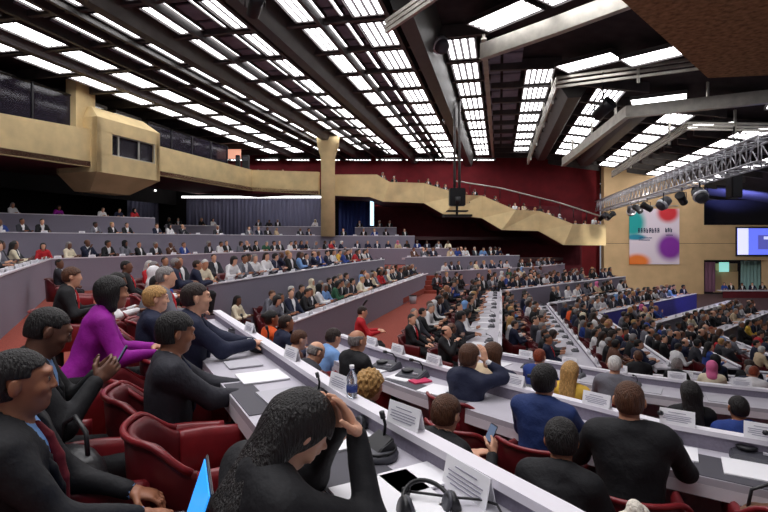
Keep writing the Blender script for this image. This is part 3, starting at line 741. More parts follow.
# near folds: strips that turn to the right
def dirn(deg): a = math.radians(deg); return A3(math.sin(a), math.cos(a), 0)
folds_ = [(( 3.2, 18.0), -38, H0, 1.15, 3, 'the short strip folding right above the metal beam'), ((7.35, 21.6), -44, H0, 1.2, 3, 'the strip folding right below the metal beam'),
          ((11.6, 24.4), -60, 6.85, 1.2, 4, 'the strip folding right above the truss'), ((15.6, 27.0), -68, 6.15, 1.1, 2, 'the short folded strip over the stage')]
for (x, y), dg, h, w, n, nm in folds_:
    d = -dirn(dg)
    for i in range(n):
        p = A3(x, y, 0) + d * (1.3 + 2.6 * i)
        ss = float(E_ @ p); tl2 = .17 if ss > 2 else 0.
        place_panel(w, 2.25, (p[0], p[1], min(h, Hs(ss)) + .02), d, '%s light of %s' % (('first', 'second', 'third', 'fourth')[i], nm), 'louvred ceiling lights')
# more of the folded strips above and behind the camera
for a in range(4):
    for i in range(5):
        p = A3(-10 + a * 4.2, 8.5 - a * 2.0, 0) + dirn(130) * (2.7 * i)
        if p[1] > 5 and p[0] > -8: continue
        place_panel(1.1, 2.1, (p[0], p[1] - 6, H0 + .1), dirn(130), 'louvred light overhead behind the photographer', 'louvred ceiling lights behind the photographer')
# cross beams and coffer tiles
m = MB()
for i in range(-2, 16):
    for a, b, c_t, lim in ((-24, -3.2, 10.02, 2), (-2.2, -.4, 20.3, 18), (-.4, 2.6, 24.4, 22), (2.6, 6.6, 26.6, 24), (6.6, 10.8, 29.4, 27), (10.8, 19, 31.0, 29)):
        t = c_t - BAY / 2 + BAY * (i - 1)
        if t < lim: continue
        p0, p1 = cpt(a, t), cpt(b, t); w = D * .09
        q = lambda p, sg, dz: (p[0] + w[0] * sg, p[1] + w[1] * sg, p[2] + dz)
        m.hexa([q(p0, -1, .05), q(p1, -1, .05), q(p1, 1, .05), q(p0, 1, .05)], [q(p0, -1, .5), q(p1, -1, .5), q(p1, 1, .5), q(p0, 1, .5)])
struct('trim_1', m, M_beam)
m = MB()
for s in (-.35, .55, -5.45, -9.9, -15.6, 3.2):
    for i in range(0, 24):
        t = 10 + BAY / 2 * i
        if s > -1 and t < 20.5: continue
        if s > 3 : continue
        p = cpt(s, t, .3); m.box(p, (.78 if s > -1 else 1.15, 1.15, .06), -math.atan2(D[0], D[1]))
struct('trim_2', m, M_tile)
# deep ducts (trapezoid) between the strips
def duct(name, pts, h, top, bot, depth, m=None, z0=.5):
    """pts: two or more 3d points of the centre line on the ceiling"""
    mb = MB(); prof = [(-top / 2, z0), (top / 2, z0), (bot / 2, -depth), (-bot / 2, -depth)]
    mb.sweep([(p[0], p[1], p[2]) for p in pts], prof); return struct(name, mb, m or M_beam2)
duct('trim_3', [cpt(-2.75, 14.5), cpt(-2.75, 47)], 0, 1.35, .5, .75)
duct('trim_4', [cpt(-7.7, 4), cpt(-7.7, 47)], 0, 1.3, .4, .35)
duct('trim_5', [cpt(-12.1, 2), cpt(-12.1, 47)], 0, 1.1, .4, .3)
duct('trim_6', [cpt(-17.8, 2), cpt(-17.8, 47)], 0, .9, .3, .15, M_beam)
duct('trim_7', [cpt(3.5, 26), cpt(3.5, 46)], 0, 1.6, .6, .3)
duct('trim_8', [cpt(7.0, 28), cpt(7.0, 46)], 0, 1.5, .6, .3)
for k, s in enumerate((-3.55, -5.95, -8.35, -10.6, -13.4, -14.0, -15.4)):
    duct('trim_%d' % (10 + k), [cpt(s, 4), cpt(s, 47)], 0, .14, .14, .12, M_beam if k % 2 else M_beam2)
# light metal box beams that follow the fold
def beam(label, pts, hgt, w, posts=True, pipes=0):
    r = empty('ceiling_beam', (0, 0, 0)); tag(r, label, 'beam', 'folded metal ceiling beams')
    if pipes:
        for i in range(pipes):
            MB().sweep([(p[0], p[1], p[2] - i * hgt / pipes) for p in pts], [(-w / 2, -.05), (w / 2, -.05), (w / 2, .05), (-w / 2, .05)]).build('rail', M_rail, r)
    else:
        MB().sweep(pts, [(-w / 2, -hgt), (w / 2, -hgt), (w / 2, 0), (-w / 2, 0)]).build('girder', M_rail, r)
        MB().sweep(pts, [(-w, -hgt - .05), (w, -hgt - .05), (w, -hgt), (-w, -hgt)]).build('flange', M_rail, r)
    m = MB(); pa = [A3(*p) for p in pts]; k = 0
    for a, b in zip(pa, pa[1:]):
        L = np.linalg.norm(b - a); n = int(L / 3.2)
        for i in range(n):
            c = a + (b - a) * (i + .6) / max(1, n); m.box((c[0], c[1], c[2] - hgt / 2 + .3), (.09, .09, hgt + .7)); k += 1
    if k: m.build('hanger', M_rail, r)
z = 7.05
beam('broad pale metal beam running to the upper right edge', [at(481, 18.2, 44), at(560, 16.2, 15), at(640, 14.6, -16), at(700, 13.5, -40)], .52, .12)
beam('slim metal rail right of the strip beside the pole', [cpt(-.55, 18.6, -.05), cpt(-.55, 46, -.05)], .14, .1)
beam('triple pipe beam folding above the dark soffit', [at(528, 36, 158), at(557, 22.3, 78), at(700, 19.6, 58), at(800, 17.9, 43)], .6, .1, pipes=3)
beam('pale box beam folding over the black hanging lamp', [at(563, 33.5, 158), at(627, 23.6, 106), at(768, 21.0, 90), at(850, 19.7, 80)], .5, .14)
beam('lowest pipe beam folding in front of the truss', [at(612, 33, 172), at(688, 25.2, 123), at(768, 24.0, 124), at(850, 23.2, 124)], .45, .1, pipes=3)
beam('stacked metal rails at the top edge above the big duct', [at(386, 14.6, 22), at(429, 13.4, -8), at(500, 11.8, -60)], .42, .1, pipes=3)
# brown soffit overhead at the upper right
sf = [(2.2, 4.9), (2.47, 5.33), (5.0, 7.9), (5.9, 7.76), (9, 7.3), (9, 1), (2.2, 1)]
struct('trim_20', MB().prism(sf, 2.5, 3.4), M_soffit)

# ------------------------------------------------------------------ walls
struct('wall_back', MB().box((-3.5, 47.6, 2.0), (47, .3, 14)), M_redwall)
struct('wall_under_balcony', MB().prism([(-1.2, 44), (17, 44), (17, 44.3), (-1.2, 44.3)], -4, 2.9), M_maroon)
struct('wall_left', MB().prism([(-26, -12), (-25.7, -12), (-25.7, 44), (-26, 44)], -3, 9), M_black)
struct('wall_rear', MB().prism([(-26, 44), (-1.3, 44), (-1.3, 44.3), (-26, 44.3)], -1, 4.4), M_black)
struct('wall_upper_left', MB().prism([(-25.5, 15), (-25.2, 15), (-17.2, 46.5), (-17.5, 46.5)], 3, 8.2), M_black)
# curtains
def curtain(label, x0, x1, y, z0, z1, m, amp=.07, per=.32, lights=True):
    mb = MB(); n = int((x1 - x0) / (per / 6)); V = []; Fc = []
    for i in range(n + 1):
        x = x0 + (x1 - x0) * i / n; yy = y + amp * math.sin(2 * math.pi * x / per) + amp * .4 * math.sin(2 * math.pi * x / (per * 2.7))
        V += [(x, yy, z0), (x, yy, z1), (x, yy + .03, z1), (x, yy + .03, z0)]
    for i in range(n):
        a = i * 4; b = a + 4; Fc += [(a, b, b + 1, a + 1), (a + 1, b + 1, b + 2, a + 2), (a + 2, b + 2, b + 3, a + 3)]
    mb.add(V, Fc, 0, True); o = mb.build('curtain', m); tag(o, label, 'curtain', 'pleated curtains under the balcony'); return o
def strip_light(label, lo, hi, m=None):
    c = [(a + b) / 2 for a, b in zip(lo, hi)]; r = empty('strip_light', c); tag(r, label, 'light')
    sz = [b - a for a, b in zip(lo, hi)]; MB().box((0, 0, 0), sz).build('tube', m or M_strip, r)
    MB().box((0, .06, .02), (sz[0] + .1, .05, sz[2] + .1)).build('bracket', M_blackmetal, r)
curtain('short grey pleated curtain at left below the booth', -21.0, -18.4, 41.8, .3, 3.95, M_curtain)
curtain('long grey blue pleated curtain left of the concrete column', -16.6, -4.6, 43, .3, 3.55, M_curtain)
curtain('blue pleated curtain right of the concrete column', -3.8, -.95, 43, .3, 3.4, M_curtain2)
strip_light('white strip light over the short curtain below the booth', (-21.0, 41.3, 3.95), (-18.4, 41.4, 4.05))
strip_light('long white strip light over the curtain left of the column', (-16.8, 42.5, 3.5), (-4.7, 42.6, 3.64))
strip_light('white strip light over the blue curtain', (-3.8, 42.5, 3.35), (-.8, 42.6, 3.5))
strip_light('vertical blue-white strip light at the end of the blue curtain', (-1.15, 42.5, 1.2), (-.85, 42.6, 3.3), M_blue_strip)

# ------------------------------------------------------------------ balcony
bl = empty('balcony', (-14, 26, 3)); tag(bl, 'long tan concrete balcony front along the left side', 'balcony')
L0 = [A3(-18.9, 8.2, 0), A3(-15.75, 21, 0), A3(-14.5, 26, 0), A3(-13.4, 30.5, 0), A3(-10.2, 39.6, 0), A3(-4.9, 38.3, 0)]
zt = [5.25, 5.21, 5.55, 5.6, 5.42, 5.1]; zb = [3.4, 3.53, 3.65, 3.85, 3.8, 3.4]
m = MB(); org = A3(-14, 26, 3)
for i in range(5):
    a, b = L0[i], L0[i + 1]; t = unit(b - a); n = A3(-t[1], t[0], 0) * .3
    lo = [(a[0], a[1], zb[i]), (b[0], b[1], zb[i + 1]), (b[0] + n[0], b[1] + n[1], zb[i + 1]), (a[0] + n[0], a[1] + n[1], zb[i])]
    hi = [(x, y, (zt[i] if k in (0, 3) else zt[i + 1])) for k, (x, y, _) in enumerate(lo)]
    m.hexa([tuple(A3(*p) - org) for p in lo], [tuple(A3(*p) - org) for p in hi])
m.build('parapet', M_conc, bl)
# underside slab
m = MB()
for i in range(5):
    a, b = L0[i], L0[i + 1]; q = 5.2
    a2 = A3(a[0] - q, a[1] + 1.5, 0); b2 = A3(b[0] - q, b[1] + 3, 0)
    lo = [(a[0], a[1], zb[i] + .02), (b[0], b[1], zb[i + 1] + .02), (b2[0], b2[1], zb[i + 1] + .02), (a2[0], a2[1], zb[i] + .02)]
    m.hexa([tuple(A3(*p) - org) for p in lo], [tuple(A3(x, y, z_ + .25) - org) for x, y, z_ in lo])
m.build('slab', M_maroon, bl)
# descending balcony
TOPN = [(322, 174), (335, 174.5), (377, 174.5), (390, 182), (424, 183), (463, 195), (482, 195.5), (516, 210), (540, 211), (573, 224), (606, 224.5)]
BOTN = [(322, 195), (335, 195.5), (370, 197), (383, 201.5), (424, 203), (443, 214), (482, 218), (502, 230), (539, 231), (564, 245), (606, 245.5)]
YN = [38.3, 38.3, 38.3, 37.7, 38.6, 37.9, 38.9, 37.9, 38.9, 37.9, 38.6]
b2_ = empty('balcony', (5, 38, 3)); tag(b2_, 'stepped tan balcony front descending towards the right wall', 'balcony')
m = MB(); org2 = A3(5, 38, 3)
T_ = [A3(*at(u, y, v)) for (u, v), y in zip(TOPN, YN)]; B_ = [A3(*at(u, y, v)) for (u, v), y in zip(BOTN, YN)]
for i in range(len(T_) - 1):
    lo = [B_[i], B_[i + 1], B_[i + 1] + A3(0, .3, 0), B_[i] + A3(0, .3, 0)]; hi = [T_[i], T_[i + 1], T_[i + 1] + A3(0, .3, 0), T_[i] + A3(0, .3, 0)]
    m.hexa([tuple(p - org2) for p in lo], [tuple(p - org2) for p in hi])
m.build('parapet', M_conc, b2_)
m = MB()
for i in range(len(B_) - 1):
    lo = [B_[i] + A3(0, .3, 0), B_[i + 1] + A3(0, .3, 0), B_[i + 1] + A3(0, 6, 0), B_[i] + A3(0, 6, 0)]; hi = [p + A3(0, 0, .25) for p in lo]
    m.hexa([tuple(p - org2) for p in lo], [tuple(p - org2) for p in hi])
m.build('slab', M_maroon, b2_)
hr = empty('handrail', (5, 42, 4)); tag(hr, 'thin pale handrail sloping down across the dark red wall', 'handrail')
pts = [A3(*at(455, 42.5, 181)), A3(*at(500, 42.5, 188)), A3(*at(560, 42.5, 203)), A3(*at(600, 42.5, 216))]
MB().tube([tuple(p - A3(5, 42, 4)) for p in pts], .06).build('rail', M_rail, hr)
m = MB()
for a, b in zip(pts, pts[1:]):
    for k in range(3):
        p = a + (b - a) * k / 3 - A3(5, 42, 4); m.tube([tuple(p), tuple(p - A3(0, 0, .9))], .03, 6)
m.build('post', M_blackmetal, hr)
# column
co = empty('concrete_column', at(328, 37.2, z=.26)); tag(co, 'round tan concrete column flaring at the ceiling', 'column')
MB().lathe([(.52, 0), (.5, 5.2), (.55, 5.8), (.8, 6.6), (.85, 7.3)], seg=24).build('shaft', M_conc, co)
# booth on the left balcony
bo = empty('control_booth', (-14.1, 28.2, 3)); tag(bo, 'projecting tan concrete control booth on the left balcony', 'booth')
o3 = A3(-14.1, 28.2, 3)
a = A3(*at(97, 25.4, z=0)); b = A3(*at(160, 29.6, z=0)); t = unit(b - a); n = A3(t[1], -t[0], 0)
def wall_seg(mb, p, q, za, zb_, th=.3):
    tt = unit(q - p); nn = A3(-tt[1], tt[0], 0) * th
    lo = [A3(p[0], p[1], za), A3(q[0], q[1], za), A3(q[0] + nn[0], q[1] + nn[1], za), A3(p[0] + nn[0], p[1] + nn[1], za)]
    mb.hexa([tuple(v - o3) for v in lo], [tuple(v + A3(0, 0, zb_ - za) - o3) for v in lo])
wa = a + t * .95; wb = b - t * .35
m = MB()
wall_seg(m, a, b, 3.4, 4.35); wall_seg(m, a, b, 5.45, 6.15); wall_seg(m, a, wa, 4.3, 5.5); wall_seg(m, wb, b, 4.3, 5.5)
bk = A3(-t[1], t[0], 0) * 2.6
wall_seg(m, a + bk, a, 3.4, 6.15); wall_seg(m, b, b + bk, 3.4, 6.15)
m.build('wall', M_conc, bo)
# sloping cap
lo = [A3(a[0], a[1], 6.15), A3(b[0], b[1], 6.15), A3((b + bk)[0], (b + bk)[1], 6.15), A3((a + bk)[0], (a + bk)[1], 6.15)]
i_ = bk * .25
hi = [a + i_ + t * .3, b + i_ - t * .6, b + bk - t * .3, a + bk + t * .3]; hi = [A3(p[0], p[1], 6.75) for p in hi]
MB().hexa([tuple(v - o3) for v in lo], [tuple(v - o3) for v in hi]).build('cap', M_conc, bo)
lo = [p - A3(0, 0, 6.15 - 3.4) for p in lo]
ins = [a + t * .8 + bk * .5, b - t * .9 + bk * .5, b + bk * .9 - t * .9, a + bk * .9 + t * .8]; ins = [A3(p[0], p[1], 2.55) for p in ins]
MB().hexa([tuple(v - o3) for v in ins], [tuple(v - o3) for v in lo]).build('underside', M_conc2, bo)
m = MB(); fr = bk * .04
def bar(p, q, r): m.tube([tuple(p - o3), tuple(q - o3)], r, 4, smooth=False)
for zz in (4.36, 5.44): bar(A3(*(wa + fr)[:2], zz), A3(*(wb + fr)[:2], zz), .05)
for k in (0, .16, .62, 1): p = wa + (wb - wa) * k + fr; bar(A3(p[0], p[1], 4.35), A3(p[0], p[1], 5.45), .06)
m.build('window_frame', M_rail, bo)
g_ = mat('tinted_glass', (.03, .025, .04), .12, spec=.25)
nt = g_.node_tree; pb = nt.nodes['Principled BSDF']; pb.inputs['Transmission Weight'].default_value = .0; pb.inputs['Alpha'].default_value = .78
m = MB(); wall_seg(m, wa + fr * 2, wb + fr * 2, 4.35, 5.45, .02); m.build('window_glass', g_, bo)
m = MB(); wall_seg(m, a + bk * .95, b + bk * .95, 3.4, 6.1, .1); m.build('back_panel', M_black, bo)
# monitor and console inside
m = MB(); c = (wa + wb) / 2 + bk * .4 - o3
for k in (-1.2, 0, 1.1): m.box((c[0] + t[0] * k, c[1] + t[1] * k, 1.55), (.6, .1, .4), math.atan2(t[1], t[0]))
m.build('monitor', M_console, bo)
# glazing above the left balcony
def glazing(name, p, q, z0, z1, n):
    r = empty(name, tuple(p)); tag(r, kind='structure')
    m = MB(); v = q - p; d = unit(v); nn = A3(-d[1], d[0], 0)
    for i in range(n + 1):
        c = v * i / n; m.box((c[0], c[1], (z0 + z1) / 2 - p[2]), (.08, .1, z1 - z0), math.atan2(d[1], d[0]))
    m.tube([(0, 0, z1 - p[2]), (v[0], v[1], z1 - p[2])], .05, 4, smooth=False)
    m.build('window_frame', M_blackmetal, r)
    lo = [A3(0, 0, z0), v + A3(0, 0, z0), v + nn * .02 + A3(0, 0, z0), nn * .02 + A3(0, 0, z0)]
    lo = [x_ - A3(0, 0, p[2]) for x_ in lo]
    MB().hexa([tuple(x_) for x_ in lo], [tuple(x_ + A3(0, 0, z1 - z0)) for x_ in lo]).build('pane', g_, r)
glazing('window_1', A3(-19.5, 9.5, 0), A3(-15.3, 25.4, 0), 5.3, 7.1, 7)
glazing('window_2', A3(-14.1, 30.6, 0), A3(-11.7, 38.2, 0), 5.55, 7.0, 4)
# tall fin beside booth
tag(MB().prism([(-15.6, 25.1), (-15.1, 25.1), (-15.0, 26.6), (-15.5, 26.6)], 5.2, 7.9).build('trim_21', M_conc), kind='structure')
# pinkish wall, its glow put into the material, and monitors on the balcony
tag(MB().box((0, 0, 0), (1.9, .1, .75)).build('glow_wall_panel', mat('pink_wall_glow', srgb(240, 180, 160), .7, emit=srgb(255, 180, 150), estr=.7), loc=at(229, 41, 154)), 'pinkish wall panel with added glow behind the left balcony', 'panel')
for u, w in ((246, .5), (238, .3)):
    r = empty('speaker_cabinet', at(u, 39.8, 163)); tag(r, 'black equipment cabinet standing on the balcony near the column' if w == .5 else 'small black equipment box on the balcony beside the cabinet', 'equipment')
    MB().box((0, 0, 0), (w, .4, 1.2)).build('case', M_blackmetal, r, bevel=.03); MB().box((0, -.22, .3), (w * .7, .04, .3)).build('panel', M_console, r)

# ------------------------------------------------------------------ right wall and stage
YW = 45.0
def W(u, v): return at(u, YW, v)
m = MB()
def wr(u0, v0, u1, v1, th=.5, y=YW):
    x0, _, z1 = at(u0, y, v0); x1, _, z0 = at(u1, y, v1)
    m.hexa([(x0, y, z0), (x1, y, z0), (x1, y + th, z0), (x0, y + th, z0)], [(x0, y, z1), (x1, y, z1), (x1, y + th, z1), (x0, y + th, z1)])
wr(604, 150, 704, 330, .6); wr(704, 225, 800, 260, .8); wr(768, 255, 900, 330, .8)
struct('wall_right', m, M_conc2)
m = MB()
for u in (640,): pass
m = MB(); wr(604, 243.2, 738, 243.7, .03, YW - .02)
struct('trim_22', m, mat('panel_joint', srgb(120, 100, 74), .9))
m = MB(); wr(690, 200, 900, 335, .3, YW + 7); struct('wall_stage', m, M_black)
m = MB(); wr(704, 190, 705, 225, 6, YW); struct('trim_23', m, M_black)
# banner
bn_mat = bpy.data.materials.new('banner_print'); bn_mat.use_nodes = True; MATS['banner'] = bn_mat
nt = bn_mat.node_tree; pb = nt.nodes['Principled BSDF']; pb.inputs['Roughness'].default_value = .7
tc = nt.nodes.new('ShaderNodeTexCoord'); sep = None
def blob(cx, cz, rx, rz, soft=1.):
    mp = nt.nodes.new('ShaderNodeMapping'); mp.vector_type = 'POINT'
    mp.inputs['Location'].default_value = (-cx / rx, 0, -cz / rz); mp.inputs['Scale'].default_value = (1 / rx, 0, 1 / rz)
    nt.links.new(tc.outputs['Object'], mp.inputs['Vector'])
    ln = nt.nodes.new('ShaderNodeVectorMath'); ln.operation = 'LENGTH'; nt.links.new(mp.outputs['Vector'], ln.inputs[0])
    mr = nt.nodes.new('ShaderNodeMapRange'); mr.interpolation_type = 'SMOOTHSTEP'; mr.inputs['From Min'].default_value = .55; mr.inputs['From Max'].default_value = 1.15
    mr.inputs['To Min'].default_value = 1; mr.inputs['To Max'].default_value = 0
    nt.links.new(ln.outputs['Value'], mr.inputs['Value']); return mr.outputs['Result']
prev = None; base = (*srgb(238, 226, 240), 1)
for (cx, cz, rx, rz, c) in ((-1.5, .95, .95, 1.15, srgb(30, 170, 170)), (.95, 1.65, .85, .75, srgb(214, 50, 60)), (1.1, -.75, 1.05, 1.05, srgb(140, 50, 170)), (-1.2, -1.75, 1.0, .6, srgb(244, 130, 50)), (-1.3, -.05, .8, .22, srgb(40, 150, 180))):
    mx = nt.nodes.new('ShaderNodeMix'); mx.data_type = 'RGBA'
    nt.links.new(blob(cx, cz, rx, rz), mx.inputs['Factor'])
    if prev is None: mx.inputs['A'].default_value = base
    else: nt.links.new(prev, mx.inputs['A'])
    mx.inputs['B'].default_value = (*c, 1); prev = mx.outputs['Result']
nt.links.new(prev, pb.inputs['Base Color'])
bc = W(653.5, 236.5); br = empty('banner', (bc[0], YW - .12, bc[2])); br.scale = (1.25,) * 3; tag(br, 'large square banner with teal, red, purple and orange clouds on the tan wall', 'banner')
MB().box((0, 0, 0), (3.5, .06, 3.9)).build('print', bn_mat, br)
def text(s, size, loc, m, parent, name='lettering', rz=0., rx=math.pi / 2, align='CENTER'):
    cu = bpy.data.curves.new(name, 'FONT'); cu.body = s; cu.size = size; cu.extrude = .005; cu.align_x = align
    cu.materials.append(m); o = bpy.data.objects.new(name, cu); COL.objects.link(o); o.parent = parent; o.location = loc; o.rotation_euler = (rx, 0, rz); return o
M_navyink = mat('navy_ink', srgb(30, 40, 80), .7)
def strokes(name, x0, z0, w, h, n, m, parent, y=-.04, seed=1):
    r = random.Random(seed); x = x0
    for i in range(n):
        mb = MB(); ww = w / n * r.uniform(.6, .85); k = r.choice((0, 1, 2))
        mb.box((x + ww * .2, y, z0), (ww * .4, .01, h)).box((x + ww * .5, y, z0 + h * .4 * (1 if k else -1)), (ww * .7, .01, h * .22)).box((x + ww * .8, y, z0 - h * .08), (ww * .35, .01, h * .7)).box((x + ww * .5, y, z0), (ww * .5, .01, h * .2))
        mb.build(name, m, parent); x += w / n
strokes('letter', -1.15, .42, 1.55, .34, 8, M_navyink, br, seed=3)
strokes('letter', -1.1, -.1, .95, .07, 12, M_curtain2, br, seed=4); strokes('letter', -1.1, -.25, .8, .07, 10, M_curtain2, br, seed=5)
strokes('emblem', .75, .45, .55, .3, 3, M_navyink, br, seed=6); strokes('letter', .8, .1, .5, .08, 6, M_navyink, br, seed=7)
mb = MB().tube([(-1.5, 0, 2.15), (1.7, 0, 2.15)], .04).build('hanging_bar', M_rail, br)
# screen
scr = empty('projection_screen', at(760, YW - .2, 241.5)); scr.scale = (1.25,) * 3; tag(scr, 'lit projection screen with a blue and white picture above the stage', 'screen')
sw = 3.2
MB().box((0, .03, 0), (sw + .16, .06, 2.06)).build('frame', M_blackmetal, scr)
MB().box((0, -.02, 0), (sw, .03, 1.84)).build('picture', mat('screen_blue', srgb(96, 110, 230), .4, emit=srgb(100, 116, 240), estr=.9), scr)
MB().box((-sw / 2 + .38, -.04, 0), (.75, .02, 1.84)).build('picture', mat('screen_white', srgb(220, 220, 250), .4, emit=srgb(220, 222, 255), estr=.85), scr)
MB().box((.28, -.045, -.05), (.9, .02, 1.0)).build('picture', mat('screen_shape', srgb(80, 84, 170), .4, emit=srgb(88, 90, 180), estr=.7), scr)
MB().box((.45, -.06, .25), (.45, .02, .2)).build('picture', mat('screen_light', srgb(200, 206, 240), .4, emit=srgb(200, 206, 250), estr=.9), scr)
# stage
M_purple = mat('purple_curtain', srgb(120, 82, 104), .9); M_teal = mat('teal_curtain', srgb(150, 190, 190), .9)
curtain('purple pleated curtain at the left edge of the stage', at(705, 45.5, 0)[0], at(716, 45.5, 0)[0], 45.5, -4.6, at(0, 45.5, 262)[2], M_purple)
curtain('pale teal pleated curtain on the stage', at(741, 47, 0)[0], at(760, 47, 0)[0], 47, -4.6, at(0, 47, 261)[2], M_teal)
x0 = at(717, 48.5, 0)[0]; x1 = at(741, 48.5, 0)[0]
tag(MB().box(((x0 + x1) / 2, 49, -4.0), (x1 - x0, .2, 2.0)).box(((x0 + x1) / 2, 49.1, -2.6), (x1 - x0, .2, .7)).build('stage_backdrop', M_conc2), 'tan panel behind the stage opening', 'panel')
tag(MB().box((at(724, 48.6, 0)[0], 48.6, at(0, 48.6, 267)[2]), (.9, .08, .9)).build('stage_monitor', mat('monitor_teal', srgb(150, 220, 210), .5, emit=srgb(150, 220, 210), estr=.8)), 'small bright teal monitor at the top of the stage opening', 'screen')
struct('trim_24', MB().prism([(27.5, 40.5), (40, 40.5), (40, 45), (27.5, 45)], -5.4, -5.25).prism([(27.6, 41), (40, 41), (40, 45), (27.6, 45)], -5.3, -4.9), mat('stage_front', srgb(110, 36, 40), .7))
pod = empty('podium_table', (29.8, 42.3, -4.9)); tag(pod, 'long dark podium table on the red stage', 'table')
MB().box((0, 0, .72), (4.2, .7, .06)).build('tabletop', M_desk, pod); MB().box((0, -.3, .35), (4.0, .05, .68)).build('modesty_panel', M_maroon, pod)

m = MB(); wr(690, 130, 900, 335, .3, YW + 11); struct('wall_stage_rear', m, M_face)
# ------------------------------------------------------------------ truss with stage lights
A_ = A3(18.7, 44.2, 2.9); B2 = A3(12.9, 17.0, 3.05)
tr = empty('lighting_truss', tuple(A_)); tag(tr, 'aluminium lattice lighting truss reaching from the tan wall towards the right', 'truss')
d = unit(B2 - A_); side = unit(np.cross(d, A3(0, 0, 1))); up = np.cross(side, d); hw = .42; L = np.linalg.norm(B2 - A_)
cor = [side * a_ * hw + up * b_ * hw for a_, b_ in ((-1, -1), (1, -1), (1, 1), (-1, 1))]
for c in cor: MB().tube([tuple(c), tuple(c + d * L)], .045, 8).build('chord', M_alu, tr)
m = MB(); n = 34
for i in range(n):
    p = d * L * i / n; q = d * L * (i + 1) / n
    for k in range(4):
        c0, c1 = cor[k], cor[(k + 1) % 4]; m.tube([tuple(p + c0), tuple(q + c1)], .024, 5); m.tube([tuple(q + c0), tuple(q + c1)], .024, 5)
m.build('lattice', M_alu, tr)
M_lens = mat('lamp_lens', (.3, .3, .34), .1)
def lamp(kind):
    r = empty('stage_light')
    if kind == 'can':
        MB().lathe([(.10, -.3), (.16, -.26), (.17, .1), (.2, .3), (.17, .3)], seg=14).build('body', M_blackmetal, r).rotation_euler = (1.0, 0, .5)
        MB().lathe([(.155, .26), (.15, .275)], seg=14).build('lens', M_lens, r).rotation_euler = (1.0, 0, .5)
    else:
        MB().lathe([(.12, -.34), (.2, -.28), (.24, 0), (.2, .26), (.1, .3)], seg=14).build('body', M_console, r).rotation_euler = (2.3, .2, .8)
        MB().lathe([(.2, .0), (.26, .02), (.26, .12), (.2, .14)], seg=14).build('ring', M_alu, r).rotation_euler = (2.3, .2, .8)
    MB().tube([(-.24, 0, -.02), (-.24, 0, .28), (.24, 0, .28), (.24, 0, -.02)], .02, 6).build('yoke', M_blackmetal, r)
    MB().tube([(0, 0, .28), (0, 0, .5)], .025, 6).build('clamp', M_blackmetal, r)
    return r
LP = {k: lamp(k) for k in ('can', 'head')}; used_l = set()
def put_lamp(kind, pos, label, sc=1., rz=0., group='stage lights on the truss'):
    o = LP[kind] if kind not in used_l else copy_tree(LP[kind]); used_l.add(kind)
    o.location = pos; o.scale = (sc,) * 3; o.rotation_euler = (0, 0, rz); tag(o, label, 'stage light', group)
spots = [(.02, 'can', 'black stage light at the far end of the truss by the wall'), (.09, 'head', 'moving stage light above the teal corner of the banner'), (.14, 'can', 'black stage light just right of the banner corner'), (.36, 'head', 'grey stage light above the red cloud of the banner'),
         (.42, 'can', 'black stage light above the right edge of the banner'), (.49, 'can', 'lower black stage light right of the banner top'), (.6, 'head', 'pale stage light near the middle of the truss'), (.7, 'can', 'large black stage light left of the blue ceiling glow'), (.78, 'head', 'pale grey stage light near the right end of the truss')]
for i, (k, kd, lb) in enumerate(spots):
    p = A_ + d * L * k - up * (1.0); put_lamp(kd, tuple(p), lb, 1.15 if i not in (6, 8) else 1.25, i * .7)
def drop(u, y, v, label, kind='can', sc=1.):
    p = at(u, y, v); put_lamp(kind, p, label, sc, 0, 'spotlights hanging from the ceiling'); o = [q for q in COL.objects if q.get('label') == label][0]
    MB().tube([(0, 0, .45), (0, 0, (7.5 - p[2]) / sc)], .025, 6).build('stem', M_blackmetal, o)
drop(255, 12.5, 6, 'black spotlight hanging at the top left of centre'); drop(439, 19, 44, 'black spotlight hanging left of the strip above the pole', 'head', 1.3)
drop(603, 22.5, 110, 'black spotlight hanging in front of the right louvred strip', 'can', 1.6); drop(446, 30, 121, 'small pale spotlight left of the pole', 'head', .7)
r = empty('projector', at(734, 24, 182)); tag(r, 'tall black loudspeaker hanging right of the truss lights', 'loudspeaker')
MB().box((0, 0, 0), (.5, .5, 1.5)).build('case', M_blackmetal, r, bevel=.04); MB().box((0, -.26, 0), (.42, .02, 1.4)).build('grille', M_plastic, r)
MB().tube([(0, 0, .75), (0, 0, 2.6)], .03, 6).build('cable', M_blackmetal, r)
r.name = 'loudspeaker'
# pole with the camera rig
pl = empty('camera_pole', at(457, 27.5, z=0)); tag(pl, 'thin dark pole hanging from the ceiling with a camera platform', 'pole')
for s in (-.13, .13): MB().tube([(s, 0, 2.2), (s, 0, 7.5)], .07, 8).build('tube', M_beam, pl)
MB().box((0, 0, 2.3), (.85, .5, .95)).build('camera_housing', M_blackmetal, pl, bevel=.04)
MB().lathe([(.12, -.2), (.15, .2)], (0, -.3, 2.1), 12).build('lens', M_plastic, pl)
MB().tube([(0, 0, 1.9), (0, 0, 1.35)], .07, 8).build('stem', M_blackmetal, pl)
MB().box((0, 0, 1.3), (1.5, .9, .12)).box((0, 0, 1.55), (1.1, .7, .07)).build('platform', M_blackmetal, pl, bevel=.01)
